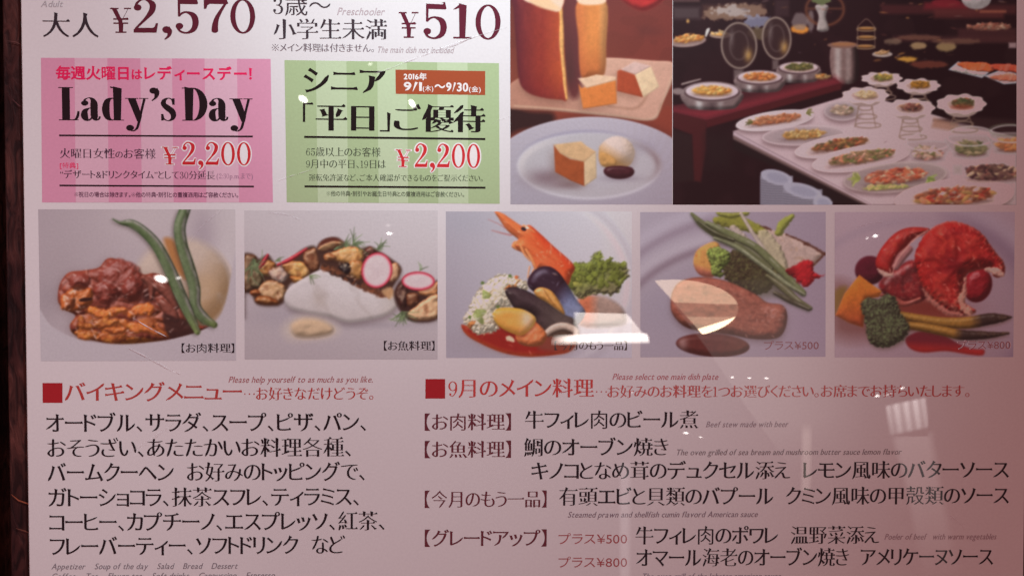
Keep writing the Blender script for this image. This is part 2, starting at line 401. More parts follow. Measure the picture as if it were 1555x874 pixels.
# each entry: (advance, [shape, ...]); a shape is a list of contours
DIDONE = {
 '0': (0.54, [ring(0.27, 0.345, 0.225, 0.36, 0.078, 0.026)]),
 '1': (0.44, [[box(0.185, 0, 0.275, 0.70)], [box(0.07, 0, 0.39, 0.026)], [np.array([(0.07, 0.60), (0.09, 0.60), (0.2, 0.645), (0.2, 0.70), (0.185, 0.70)])]]),
 '2': (0.53, [[ribbon([(0.085, 0.50, .03), (0.10, 0.60, .03), (0.19, 0.685, .03), (0.285, 0.685, .036), (0.385, 0.61, .09), (0.40, 0.52, .10), (0.36, 0.41, .085), (0.25, 0.27, .045), (0.12, 0.13, .03), (0.055, 0.045, .03)])],
              [disc(0.118, 0.52, 0.062)], [np.array([(0.045, 0), (0.455, 0), (0.485, 0.19), (0.462, 0.19), (0.435, 0.115), (0.40, 0.092), (0.10, 0.092), (0.045, 0.05)])]]),
 '3': (0.52, [[ribbon([(0.09, 0.58, .03), (0.13, 0.66, .03), (0.23, 0.69, .03), (0.33, 0.66, .07), (0.375, 0.56, .085), (0.34, 0.43, .07), (0.25, 0.375, .03), (0.17, 0.37, .026)])],
              [ribbon([(0.17, 0.372, .026), (0.27, 0.362, .03), (0.38, 0.29, .08), (0.41, 0.185, .095), (0.365, 0.06, .075), (0.25, 0.0, .03), (0.13, 0.025, .03), (0.075, 0.11, .03)])],
              [disc(0.115, 0.565, 0.056)], [disc(0.105, 0.14, 0.06)]]),
 '4': (0.54, [[box(0.315, 0, 0.395, 0.70)], [box(0.22, 0, 0.48, 0.024)], [box(0.03, 0.17, 0.50, 0.20)], [np.array([(0.03, 0.19), (0.055, 0.19), (0.33, 0.64), (0.36, 0.70), (0.33, 0.70)])]]),
 '5': (0.53, [[np.array([(0.09, 0.70), (0.09, 0.34), (0.112, 0.34), (0.118, 0.60), (0.43, 0.60), (0.445, 0.72), (0.42, 0.72), (0.40, 0.69)])],
              [ribbon([(0.10, 0.345, .026), (0.16, 0.405, .03), (0.25, 0.425, .034), (0.37, 0.36, .09), (0.41, 0.22, .10), (0.37, 0.07, .08), (0.25, -0.005, .034), (0.13, 0.02, .03), (0.07, 0.10, .03)])],
              [disc(0.105, 0.135, 0.062)]]),
 '6': (0.54, [ring(0.28, 0.215, 0.205, 0.225, 0.078, 0.026), [ribbon([(0.115, 0.22, .085), (0.125, 0.42, .085), (0.20, 0.60, .05), (0.30, 0.69, .028), (0.40, 0.66, .028)])], [disc(0.395, 0.60, 0.05)]]),
 '7': (0.50, [[np.array([(0.05, 0.50), (0.075, 0.50), (0.10, 0.575), (0.15, 0.605), (0.47, 0.605), (0.47, 0.70), (0.085, 0.70), (0.05, 0.70)])],
              [ribbon([(0.455, 0.62, .03), (0.36, 0.46, .045), (0.28, 0.30, .07), (0.245, 0.15, .095), (0.24, 0.045, .105), (0.24, 0.02, .09), (0.24, 0.0, .03)])]]),
 '8': (0.54, [ring(0.27, 0.525, 0.17, 0.18, 0.06, 0.024), ring(0.27, 0.185, 0.205, 0.20, 0.072, 0.024)]),
 '9': (0.54, [ring(0.26, 0.475, 0.205, 0.225, 0.078, 0.026), [ribbon([(0.425, 0.47, .085), (0.415, 0.27, .085), (0.34, 0.09, .05), (0.24, 0.0, .028), (0.14, 0.03, .028)])], [disc(0.145, 0.09, 0.05)]]),
 ',': (0.26, [[ribbon([(0.13, 0.075, .12), (0.175, 0.02, .085), (0.16, -0.07, .04), (0.09, -0.14, .014)])], [disc(0.12, 0.06, 0.068)]]),
 '¥': (0.62, [[box(0.27, 0.0, 0.355, 0.30)], [box(0.17, 0, 0.455, 0.03)], [box(0.115, 0.255, 0.51, 0.285)], [box(0.115, 0.375, 0.51, 0.405)],
              [np.array([(0.08, 0.69), (0.175, 0.69), (0.35, 0.33), (0.345, 0.27), (0.28, 0.27)])], [np.array([(0.515, 0.69), (0.545, 0.69), (0.345, 0.29), (0.32, 0.33)])],
              [box(0.03, 0.675, 0.25, 0.70)], [box(0.42, 0.675, 0.60, 0.70)]]),
 'L': (0.46, [[box(0.095, 0, 0.225, 0.70)], [box(0.025, 0.675, 0.295, 0.70)], [box(0.025, 0, 0.40, 0.025)], [ribbon([(0.30, 0.012, .025), (0.36, 0.03, .035), (0.40, 0.10, .03), (0.418, 0.20, .012)])]]),
 'D': (0.56, [[box(0.085, 0, 0.205, 0.70)], [box(0.02, 0.675, 0.24, 0.70)], [box(0.02, 0, 0.24, 0.025)],
              [np.vstack([[(0.20, 0.70)], [(0.23 + 0.285*math.cos(t), 0.35 + 0.35*math.sin(t)) for t in np.linspace(math.pi/2, -math.pi/2, 24)], [(0.20, 0.0), (0.20, 0.025), (0.23, 0.025)],
                          [(0.23 + 0.150*math.cos(t), 0.35 + 0.325*math.sin(t)) for t in np.linspace(-math.pi/2, math.pi/2, 24)], [(0.20, 0.675)]])]]),
 'a': (0.42, [[ribbon([(0.075, 0.36, .02), (0.115, 0.445, .024), (0.20, 0.475, .026), (0.265, 0.435, .07), (0.29, 0.35, .118), (0.29, 0.2, .118), (0.295, 0.09, .115), (0.325, 0.025, .07), (0.385, 0.03, .02), (0.41, 0.09, .012)])],
              [disc(0.10, 0.365, 0.06)],
              [ribbon([(0.26, 0.27, .02), (0.18, 0.255, .03), (0.105, 0.20, .085), (0.09, 0.105, .115), (0.125, 0.03, .085), (0.19, 0.012, .03), (0.25, 0.07, .02)])]]),
 'd': (0.47, [[box(0.275, 0, 0.39, 0.70)], [box(0.215, 0.678, 0.33, 0.70)], [box(0.33, 0, 0.455, 0.022)],
              [ribbon([(0.30, 0.44, .02), (0.22, 0.468, .03), (0.13, 0.41, .09), (0.095, 0.24, .125), (0.13, 0.07, .09), (0.22, 0.012, .03), (0.30, 0.04, .02)])]]),
 'y': (0.44, [[np.array([(0.05, 0.475), (0.185, 0.475), (0.315, 0.10), (0.285, -0.02), (0.245, -0.02)])], [box(0.0, 0.455, 0.24, 0.478)], [box(0.29, 0.455, 0.45, 0.478)],
              [ribbon([(0.385, 0.46, .024), (0.32, 0.20, .022), (0.265, -0.03, .024), (0.22, -0.16, .03), (0.14, -0.215, .026), (0.07, -0.18, .026)])], [disc(0.08, -0.15, 0.066)]]),
 's': (0.36, [[ribbon([(0.275, 0.36, .014), (0.255, 0.435, .022), (0.175, 0.475, .026), (0.09, 0.43, .06), (0.075, 0.35, .085), (0.15, 0.275, .115), (0.235, 0.205, .115), (0.275, 0.12, .085), (0.25, 0.04, .055), (0.165, 0.0, .026), (0.075, 0.045, .022), (0.045, 0.13, .014)])],
              [box(0.268, 0.335, 0.288, 0.475)], [box(0.036, 0.0, 0.054, 0.145)]]),
 '’': (0.24, [[ribbon([(0.14, 0.645, .12), (0.18, 0.585, .085), (0.16, 0.49, .04), (0.085, 0.42, .014)])], [disc(0.115, 0.63, 0.07)]]),
}
DIDONE['…'] = (0.9, [[disc(0.12, 0.36, 0.05)], [disc(0.45, 0.36, 0.05)], [disc(0.78, 0.36, 0.05)]])
DIDONE['※'] = (0.9, [[ribbon([(0.12, 0.06, .045), (0.45, 0.38, .05), (0.80, 0.70, .045)])], [ribbon([(0.12, 0.70, .045), (0.45, 0.38, .05), (0.80, 0.06, .045)])], [disc(0.45, 0.68, 0.06)], [disc(0.45, 0.08, 0.06)], [disc(0.13, 0.38, 0.06)], [disc(0.78, 0.38, 0.06)]])
DIDONE["'"] = DIDONE['’']
def fat(shapes, e):                       # grow every outline by e (the pale halo round the prices)
    out = []
    for sh in shapes:
        big = []
        for q in sh:
            s = 1.0 if area(q) > 0 else -1.0
            d = np.roll(q, -1, 0) - q; d /= np.hypot(*d.T)[:, None] + 1e-9
            nn = np.c_[d[:, 1], -d[:, 0]]; m = nn + np.roll(nn, 1, 0); m /= np.hypot(*m.T)[:, None] + 0.2
            big.append(q + m * e * (1 if sh is None else s) * (1.0 if s > 0 else 1.0))
        if len(big) == 2: big = [big[0]]
        out.append(big)
    return out

def inside(p, q):
    x, y = q.T; x2, y2 = np.roll(x, -1), np.roll(y, -1)
    c = (y > p[1]) != (y2 > p[1])
    with np.errstate(divide='ignore', invalid='ignore'):
        xi = x + (p[1] - y) * (x2 - x) / (y2 - y)
    return np.count_nonzero(c & (p[0] < xi)) % 2 == 1
def islands(shapes):
    """split every shape into single outlines with their own holes"""
    out = []
    for s in shapes:
        if not s: continue
        A = [area(q) for q in s]
        sg = 1.0 if sum(A) > 0 else -1.0
        outer = [[q] for q, a in zip(s, A) if a * sg > 0]
        for q, a in zip(s, A):
            if a * sg > 0: continue
            home = [o for o in outer if inside(q[0], o[0])] or [o for o in outer if inside(q.mean(0), o[0])]
            if home: min(home, key=lambda o: abs(area(o[0]))).append(q)
        out.extend(outer)
    return out

def fills(s):
    """does the outline triangulate to its own area?"""
    v = np.vstack(s)
    t = tessellate_polygon([[Vector((p[0], p[1], 0)) for p in q] for q in s])
    got = sum(abs((v[b][0]-v[a][0])*(v[c][1]-v[a][1]) - (v[b][1]-v[a][1])*(v[c][0]-v[a][0]))/2 for a, b, c in t)
    want = abs(sum(area(q) for q in s))
    return abs(got - want) < 0.06*want + 1e-4
# sans outlines that need no brush; widths in em
PROP = set('、。・…「」【】()（）“”')
_shape = {}
def glyph(ch, style):
    """-> (shapes, x0, x1) with ink limits in em"""
    key = (ch, style)
    if key in _shape: return _shape[key]
    if (style in ('m', 'M', 'price', 'halo') or ch in '…※') and ch in DIDONE and not (style == 'm' and ch.isalpha()):
        shapes = [list(s) for s in DIDONE[ch][1]]
        if style == 'halo': shapes = fat(shapes, 0.05)
        elif style == 'price': shapes = [brush(q, 'none', -0.003, 0.010) for q in shapes]
        elif style == 'M': shapes = [brush(q, 'none', 0.004, 0.016) for q in shapes]
    else:
        c, k = raw_glyph(ch), kind_of(ch)
        if style in ('m', 'M'):
            b = 0.052 if style == 'M' else 0.014
            if k == 'kanji': c = brush(c, k, 0.016 if style == 'M' else 0.021, b * (0.85 if style == 'M' else 1) + 0.002)
            elif k == 'hira': c = brush(c, k, 0.014, b + 0.002)
            elif k == 'kata': c = brush(c, k, 0.008, b + 0.004)
            elif k == 'latin': c = brush(c, k, 0.014, b, 0.05)
            elif ch in '【】': c = brush(c, 'none', 0.006, 0.0)
            else: c = brush(c, 'none', 0.010, 0.0)
        elif style == 'i': c = brush(c, 'latin', 0.004, 0.012, 0.0)
        elif style == 'g': c = brush(c, 'none', 0.004, -0.004)
        elif style == 'b': c = brush(c, 'none', -0.016, 0.016)
        elif style == 'B': c = brush(c, 'none', -0.028, 0.030)
        shapes = [c] if c else []
    pts = [q for s in shapes for q in s]
    if pts:
        a = np.vstack(pts); x0, x1 = a[:, 0].min(), a[:, 0].max()
    else: x0, x1 = 0.0, 0.0
    tris = []
    isl = islands(shapes)
    if (ch not in DIDONE or style in 'gbi') and ch not in '…※':
        if not all(fills(q) for q in isl):
            soft = brush(raw_glyph(ch), 'none', 0.010 if style in ('m', 'M') else 0.0, 0.004 if style not in 'bB' else 0.012)
            isl = islands([soft])
            for e in ((0.024, 0.019, 0.014) if style == 'B' else ()):
                isl = islands([brush(raw_glyph(ch), 'none', -e, e)])
                if all(fills(q) for q in isl): break
            if not all(fills(q) for q in isl): isl = islands([raw_glyph(ch)])
    for i, s in enumerate(isl):
        v = np.vstack(s)
        t = tessellate_polygon([[Vector((p[0], p[1], 0)) for p in q] for q in s])
        if not fills(s): print('unfilled', ch, style)
        F = []
        for f in t:
            a, b, c2 = (v[j] for j in f)
            cr = (b[0]-a[0])*(c2[1]-a[1]) - (b[1]-a[1])*(c2[0]-a[0])
            if abs(cr) > 1e-9: F.append(f if cr > 0 else f[::-1])
        if F: tris.append((v, np.array(F), i))
    _shape[key] = (tris, x0, x1)
    return _shape[key]
def layout(text, style, gap):
    """proportional setting: ink width plus a small gap; (text|scale) runs by {k:...} are not needed"""
    x, out = 0.0, []
    scale = 1.0
    for ch in text:
        if ch in '\x01\x02':
            scale = 0.78 if ch == '\x01' else 1.0
            continue
        if ch == ' ': x += (0.10 if style == 'M' else 0.30) * scale; continue
        if ch == '\u3000': x += 0.62 * scale; continue
        if style == 'price' or style == 'halo':
            tris, a, b = glyph(ch, style)
            adv = DIDONE[ch][0]
            out.append((tris, x, scale)); x += adv; continue
        tris, a, b = glyph(ch, style)
        k = kind_of(ch)
        if k == 'kanji': lsb, adv = max(a, 0.0), 1.0; g0 = 0.0; out.append((tris, x, scale)); x += adv * scale; continue
        g = gap
        if ch in '、。': g = 0.03; extra = 0.10
        elif ch in '【「（(': g = 0.02; extra = 0.04
        else: extra = 0.0
        out.append((tris, x + (g - a) * scale, scale))
        x += (b - a + 2 * g + extra) * scale
    return out, x
def write(name, text, x0, x1, yl, yr, em, color, parent, style='m', layer=2, paper=(200, 182, 190), shear=0.0, gap=0.045, label=None, mat=None, tall=1.0):
    """set a line of text from x0 to x1 on the baseline yl..yr; em in the same measure"""
    items, w = layout(text, style, gap)
    V, F, n = [], [], 0
    lo, hi = 1e9, -1e9
    for tris, x, sc in items:
        for v, f, z in tris:
            q = v * sc + (x, 0)
            lo, hi = min(lo, q[:, 0].min()), max(hi, q[:, 0].max())
    A, B = plane((x0, yl)), plane((x1, yr))
    ux = B - A
    k = np.hypot(*ux) / max(1e-6, x1 - x0)
    ux = ux / np.hypot(*ux); uy = np.array([-ux[1], ux[0]])
    sx = (x1 - x0) / (hi - lo) * k
    for tris, x, sc in items:
        for v, f, z in tris:
            q = v * sc + (x, 0)
            qx = (q[:, 0] - lo) * sx + q[:, 1] * shear * em * k
            qy = q[:, 1] * em * tall * k
            p = A + qx[:, None] * ux + qy[:, None] * uy
            V.append(np.c_[p * UNIT, np.full(len(p), layer * LAYER + z * 0.000004)])
            F.append(f + n); n += len(p)
    o = to_mesh(name, np.vstack(V), np.vstack(F), mat or ink_mat(color, paper), parent)
    if label: o['label'] = label
    return o
# ------------------------------------------------------------------ the wall
def bevel_box(name, x0, x1, y0, y1, z0, z1, mat, parent=None, bev=0.0, seg=2):
    import bmesh
    bm = bmesh.new()
    bmesh.ops.create_cube(bm, size=1.0)
    for v in bm.verts:
        v.co = ((x0+x1)/2 + v.co.x*(x1-x0), (y0+y1)/2 + v.co.y*(y1-y0), (z0+z1)/2 + v.co.z*(z1-z0))
    if bev: bmesh.ops.bevel(bm, geom=bm.edges[:], offset=bev, segments=seg, affect='EDGES')
    me = bpy.data.meshes.new(name); bm.to_mesh(me); bm.free()
    me.materials.append(mat)
    o = bpy.data.objects.new(name, me); C.objects.link(o); o.parent = parent
    return o
def wood_mat():
    m = bpy.data.materials.new('dark_stained_wood')
    nt, N, L, b = nodes_of(m)
    tc = N.new('ShaderNodeTexCoord')
    mp = N.new('ShaderNodeMapping'); mp.inputs['Scale'].default_value = (190, 190, 48)
    L.new(tc.outputs['Object'], mp.inputs['Vector'])
    n1 = N.new('ShaderNodeTexNoise'); n1.inputs['Scale'].default_value = 1.0; n1.inputs['Detail'].default_value = 6; n1.inputs['Distortion'].default_value = 1.6
    L.new(mp.outputs['Vector'], n1.inputs['Vector'])
    n2 = N.new('ShaderNodeTexNoise'); n2.inputs['Scale'].default_value = 14.0; n2.inputs['Detail'].default_value = 3
    L.new(tc.outputs['Object'], n2.inputs['Vector'])
    r1 = N.new('ShaderNodeValToRGB')
    r1.color_ramp.elements[0].position, r1.color_ramp.elements[1].position = 0.36, 0.72
    r1.color_ramp.elements[0].color = (0.020, 0.007, 0.008, 1); r1.color_ramp.elements[1].color = (0.105, 0.038, 0.035, 1)
    L.new(n1.outputs['Fac'], r1.inputs['Fac'])
    r2 = N.new('ShaderNodeValToRGB')
    r2.color_ramp.elements[0].position, r2.color_ramp.elements[1].position = 0.40, 0.68
    r2.color_ramp.elements[0].color = (0.5, 0.38, 0.40, 1); r2.color_ramp.elements[1].color = (1.5, 1.35, 1.15, 1)
    L.new(n2.outputs['Fac'], r2.inputs['Fac'])
    mx = N.new('ShaderNodeMix'); mx.data_type = 'RGBA'; mx.blend_type = 'MULTIPLY'; mx.inputs[0].default_value = 1.0
    L.new(r1.outputs['Color'], mx.inputs[6]); L.new(r2.outputs['Color'], mx.inputs[7])
    L.new(mx.outputs[2], b.inputs['Base Color'])
    b.inputs['Roughness'].default_value = 0.6
    b.inputs['Specular IOR Level'].default_value = 0.25
    bu = N.new('ShaderNodeBump'); bu.inputs['Strength'].default_value = 0.5; bu.inputs['Distance'].default_value = 0.002
    L.new(n1.outputs['Fac'], bu.inputs['Height']); L.new(bu.outputs['Normal'], b.inputs['Normal'])
    return m
WOOD = wood_mat()
XL, XR = -682.5 * UNIT, 845.5 * UNIT            # poster edges
YB, YT = -600 * UNIT, 1565 * UNIT
WALL_Y = 0.0065                                   # wall face behind the poster face
wall = bpy.data.objects.new('wood_wall', None); C.objects.link(wall)
wall.location = (0, WALL_Y, 0)
wall['label'] = 'dark red brown wooden wall behind the white menu poster'
wall['category'] = 'wall'
SEAM = -722 * UNIT
bevel_box('plank', -1.6, SEAM - 0.022, 0, 0.02, 0.0, 2.6, WOOD, wall, 0.003)
bevel_box('backing', -1.6, 0.9, 0.05, 0.06, 0.0, 2.6, WOOD, wall)
bevel_box('plank', SEAM + 0.001, 0.9, 0, 0.02, 0.0, 2.6, WOOD, wall, 0.001)

# ------------------------------------------------------------------ the poster
poster = bpy.data.objects.new('menu_poster', None); C.objects.link(poster)
poster.matrix_world = POSTER_M
poster['label'] = 'laminated white restaurant menu poster with food photos, prices and Japanese text'
poster['category'] = 'poster'
PAPER = print_mat('laminated_paper', (0.80, 0.80, 0.80), 0.022)
bevel_box('sheet', XL, XR, YB, YT, -0.005, 0.0, PAPER, poster, 0.0006)
# ------------------------------------------------------------------ printed panels and lettering
BLACK, MAROON, RUST = (14, 9, 16), (78, 20, 36), (158, 48, 46)
W1 = (205, 186, 194)
# prices at the top
P = poster
write('price_caption', 'Adult', 62, 95, 11, 11, 14, (150, 128, 136), P, 'i', shear=0.28, paper=(190, 165, 172))
write('price_caption', '大人', 65, 150, 53.5, 54.5, 42, (40, 30, 38), P, 'm', paper=(195, 170, 178))
PRICE_MAT = print_mat('maroon_price_ink', ink((82, 22, 38), (205, 188, 196)))
write('price', '¥', 168, 200, 50, 50, 54, None, P, 'price', mat=PRICE_MAT, label='maroon yen sign before the adult price', tall=1.0)
write('price', '2,570', 203, 388, 49.5, 50, 73, None, P, 'price', mat=PRICE_MAT, label='large maroon adult price 2,570')
write('price_caption', '3歳〜', 415, 502, 21, 21.5, 35, (58, 48, 56), P, 'm', paper=(222, 210, 216))
write('price_caption', 'Preschooler', 512, 583, 23, 23.5, 16.5, (190, 168, 176), P, 'i', shear=0.28, paper=(228, 218, 224))
write('price_caption', '小学生未満', 416, 588, 57.5, 58, 34.5, (58, 48, 56), P, 'm', paper=(222, 210, 216))
PRICE2 = print_mat('maroon_child_price_ink', ink((98, 24, 46), (232, 224, 228)))
write('price', '¥', 606, 636, 57.5, 57.5, 55, None, P, 'price', mat=PRICE2, label='maroon yen sign before the preschooler price')
write('price', '510', 643, 760, 57.5, 59.5, 73, None, P, 'price', mat=PRICE2, label='large maroon preschooler price 510')
write('footnote', '※メイン料理は付きません。', 413, 568, 77.5, 78.5, 14, (120, 104, 112), P, 'm', paper=(226, 216, 220))
write('footnote', 'The main dish not included', 572, 688, 80, 81, 13.5, (188, 168, 174), P, 'i', shear=0.28, paper=(234, 226, 230))

def panel(name, corners, base, stripe, edges, label, paper):
    """a coloured offer panel with lighter vertical stripes; edges = stripe limits along the panel's width 0..1"""
    q = plane(corners)
    o = flat(name, q, print_mat(name + '_ink', ink(base, paper)), poster, 1, label, True)
    sm = print_mat(name + '_stripe_ink', ink(stripe, paper))
    for a, b in edges:
        L_ = lambda t, lo: (q[3] if lo else q[0]) * (1 - t) + (q[2] if lo else q[1]) * t
        flat('stripe', [L_(a, 0), L_(b, 0), L_(b, 1), L_(a, 1)], sm, o, 1.4, None, True)
    return o
def rule(parent, x0, y0, x1, y1, th, color, paper):
    return flat('rule_line', [(x0, y0 - th/2), (x1, y1 - th/2), (x1, y1 + th/2), (x0, y0 + th/2)], ink_mat(color, paper), parent, 2)

# pink panel
WP = (206, 186, 196)
pk = panel('pink_offer_panel', [(62.2, 88), (411, 89.7), (414.5, 307.3), (64, 307.3)], (202, 130, 160), (206, 155, 177),
           [(0.145, 0.287), (0.43, 0.568), (0.71, 0.852)], "pink striped Lady's Day offer panel priced ¥2,200", WP)
write('heading', '毎週火曜日\x01は\x02レディースデー！', 85, 383, 119, 120.5, 22, (214, 26, 82), pk, 'B', paper=WP, gap=0.07, label='red heading for the weekly Tuesday offer')
write('heading', 'Lady’s Day', 89.5, 384, 183, 184, 73, BLACK, pk, 'price' if False else 'M', paper=WP, gap=0.012, label="large black heading Lady's Day")
rule(pk, 90, 205.7, 384, 207.4, 2.6, BLACK, WP)
write('offer_line', '火曜日女性\x01の\x02お客様', 91.5, 236.5, 239, 240, 17, (62, 38, 56), pk, 'm', paper=WP)
HALO = print_mat('pale_halo_ink', ink((232, 206, 216), WP))
RED1 = print_mat('red_price_ink', ink((188, 34, 42), WP))
for t, a, b, y, e in (('¥', 246, 270, 249.5, 38), ('2,200', 277, 381, 250, 49)):
    write('price_halo', t, a - 1.8, b + 1.8, y, y + .5, e, None, pk, 'halo', 2, mat=HALO)
    write('price', t, a, b, y, y + .5, e, None, pk, 'price', 3, mat=RED1, label='red offer price ¥2,200 with pale edge' if len(t) > 1 else None)
write('offer_line', '[特典]', 91, 119, 254.5, 254.8, 9.5, (214, 56, 100), pk, 'b', paper=WP)
write('offer_line', '“デザート&ドリンクタイム”として30分延長', 91.5, 326, 270, 271.5, 14.5, (66, 40, 58), pk, 'm', paper=WP)
write('offer_line', '(2:30p.m.まで)', 329, 384, 271, 271.5, 11, (150, 100, 128), pk, 'm', paper=WP)
rule(pk, 90.5, 281.6, 385.7, 283.2, 2.5, BLACK, WP)
write('footnote', '※祝日の場合は除きます。※他の特典・割引との重複適用はご容赦ください。', 113, 362, 298.5, 299.5, 8.8, (84, 42, 68), pk, 'b', paper=WP, gap=0.05)

# green panel
WG = (222, 210, 214)
gp = panel('green_offer_panel', [(432, 91.5), (757.7, 96.2), (758.8, 309.4), (435.5, 307)], (170, 184, 142), (190, 200, 166),
           [(0.145, 0.287), (0.43, 0.568), (0.71, 0.852)], 'green striped senior weekday offer panel priced ¥2,200', WG)
DK = (12, 13, 13)
write('heading', 'シニア', 461, 586, 139, 140, 45, DK, gp, 'M', paper=WG, gap=0.03, label='black heading for seniors')
tg = flat('date_tag', [(600.6, 106), (736.8, 108.2), (736.8, 144.5), (601, 142.8)], print_mat('brown_tag_ink', ink((164, 74, 44), WG)), gp, 2, 'brown tag with the offer dates in white')
WH = (236, 222, 222)
write('tag_text', '2016年', 613, 648, 120.5, 121, 11.5, WH, gp, 'B', 3, paper=WG)
write('tag_text', '9/1', 613, 641, 137.5, 138, 18, WH, gp, 'B', 3, paper=WG, gap=0.04)
write('tag_text', '(木)', 642, 658, 138, 138, 9.5, WH, gp, 'b', 3, paper=WG)
write('tag_text', '〜9/30', 660, 711, 138, 139, 18, WH, gp, 'B', 3, paper=WG, gap=0.04)
write('tag_text', '(金)', 712, 730, 139, 139.5, 9.5, WH, gp, 'b', 3, paper=WG)
write('heading', '「平日」ご優待', 460, 737, 195, 198.5, 46, DK, gp, 'M', paper=WG, gap=0.05, label='large black weekday heading in corner brackets')
rule(gp, 462, 208, 737, 211.3, 3.2, DK, WG)
write('offer_line', '65歳以上のお客様', 465, 578, 236, 237, 15.5, (74, 82, 66), gp, 'm', paper=WG)
write('offer_line', '9月中の平日、19日は', 465, 586, 254.5, 255, 15.5, (74, 82, 66), gp, 'm', paper=WG)
RED2 = print_mat('scarlet_price_ink', ink((206, 44, 50), WG))
HALO2 = print_mat('white_halo_ink', ink((242, 222, 222), WG))
for t, a, b, y, e in (('¥', 600.5, 623, 253, 37), ('2,200', 630, 729, 253.5, 50)):
    write('price_halo', t, a - 2, b + 2, y, y + .8, e, None, gp, 'halo', 2, mat=HALO2)
    write('price', t, a, b, y, y + .8, e, None, gp, 'price', 3, mat=RED2, label='red senior price ¥2,200 with white edge' if len(t) > 1 else None)
write('offer_line', '運転免許証など、ご本人確認ができるものをご提示ください。', 469, 733, 274, 275, 11.8, (70, 80, 62), gp, 'm', paper=WG)
rule(gp, 462.5, 283, 737.3, 285, 3.0, DK, WG)
write('footnote', '※他の特典・割引やお誕生日特典との重複適用はご容赦ください。', 496, 705, 297, 298.5, 8.6, (88, 98, 78), gp, 'b', paper=WG, gap=0.05)

# the menu below the photographs
WB = (192, 170, 178)
SQ = print_mat('dark_red_square_ink', ink((146, 22, 30), WB))
flat('bullet_square', [(64.7, 581), (95, 581), (95, 611), (65, 611)], SQ, P, 2)
flat('bullet_square', [(646.2, 575), (676, 575), (676, 604.5), (646, 604.5)], SQ, P, 2)
write('heading', 'バイキングメニュー', 99, 368, 607, 606, 33, RUST, P, 'm', paper=WB, gap=0.015, label='red heading of the buffet menu')
write('heading', '…お好きなだけどうぞ。', 371, 567, 605.5, 605, 22, RUST, P, 'm', paper=WB)
write('caption', 'Please help yourself to as much as you like.', 347, 566, 580.5, 580, 13.8, (146, 76, 82), P, 'i', shear=0.28, paper=WB)
write('heading', '9月のメイン料理', 681, 902, 601, 600.5, 32, RUST, P, 'm', paper=(176, 156, 158), gap=0.03, label='red heading of the main dishes of September')
write('heading', '…お好みのお料理を1つお選びください。お席までお持ちいたします。', 905, 1472, 602, 601, 21, (150, 58, 56), P, 'm', paper=(172, 148, 148), gap=0.02)
write('caption', 'Please select one main dish plate', 930, 1090, 576, 576, 13.5, (146, 76, 82), P, 'i', shear=0.28, paper=(176, 156, 158))
for t, a, b, y0, y1 in (('オードブル、サラダ、スープ、ピザ、パン、', 70, 556, 654, 652),
                        ('おそうざい、あたたかいお料理各種、', 72, 533, 692, 690.5),
                        ('バームクーヘン　お好みのトッピングで、', 73, 554, 729, 727),
                        ('ガトーショコラ、抹茶スフレ、ティラミス、', 74, 545, 767, 765),
                        ('コーヒー、カプチーノ、エスプレッソ、紅茶、', 75, 584, 804.5, 802),
                        ('フレーバーティー、ソフトドリンク　など', 76, 524, 841, 838)):
    write('menu_line', t, a, b, y0, y1, 33, BLACK, P, 'm', paper=WB, gap=0.02)
GR = (112, 94, 104)
write('caption', 'Appetizer    Soup of the day    Salad    Bread    Dessert', 78, 360, 863.5, 862.5, 13, GR, P, 'i', shear=0.28, paper=WB)
write('caption', 'Coffee    Tea    Flavor tea    Soft drinks    Cappuccino    Espresso', 78, 417, 878.5, 876.5, 13, GR, P, 'i', shear=0.28, paper=WB)
WR = (172, 150, 152)
DR = (78, 26, 34)
for t, a, b, y in (('【お肉料理】', 645, 776, 651), ('【お魚料理】', 645, 776, 692.5), ('【今月のもう一品】', 645, 830, 768), ('【グレードアップ】', 645, 830, 827)):
    write('menu_category', t, a, b, y, y - .5, 28.5, DR, P, 'm', paper=WR, gap=0.02)
for t, a, b, y in (('牛フィレ肉のビール煮', 797, 1061, 648.5), ('鯛のオーブン焼き', 796, 1015, 690), ('キノコとなめ茸のデュクセル添え　レモン風味のバターソース', 807, 1532, 726),
                   ('有頭エビと貝類のバプール　クミン風味の甲殻類のソース', 849, 1532, 765), ('牛フィレ肉のポワレ　温野菜添え', 965, 1335, 824), ('オマール海老のオーブン焼き　アメリケーヌソース', 966, 1508, 857.5)):
    write('menu_line', t, a, b, y, y - (b - a) * .0035, 30.5, BLACK, P, 'm', paper=WR, gap=0.02)
for t, a, b, y, c in (('Beef stew made with beer', 1072, 1196, 648, (122, 98, 104)), ('The oven grilled of sea bream and mushroom butter sauce lemon flavor', 1026, 1368, 690.5, (104, 84, 88)),
                      ('Steamed prawn and shellfish cumin flavord American sauce', 862, 1150, 785, (104, 80, 88)), ('Poeler of beef   with warm vegetables', 1343, 1512, 818.5, (128, 98, 104)),
                      ('The oven grill of the lobster american sauce', 974, 1185, 878.5, GR)):
    write('caption', t, a, b, y, y - (b - a) * .003, 12.8, c, P, 'i', shear=0.28, paper=WR)
write('surcharge', 'プラス¥500', 848, 952, 824.5, 824, 19, (130, 52, 54), P, 'g', paper=WR)
write('surcharge', 'プラス¥800', 848, 952, 860, 859.5, 19, (130, 52, 54), P, 'g', paper=WR)
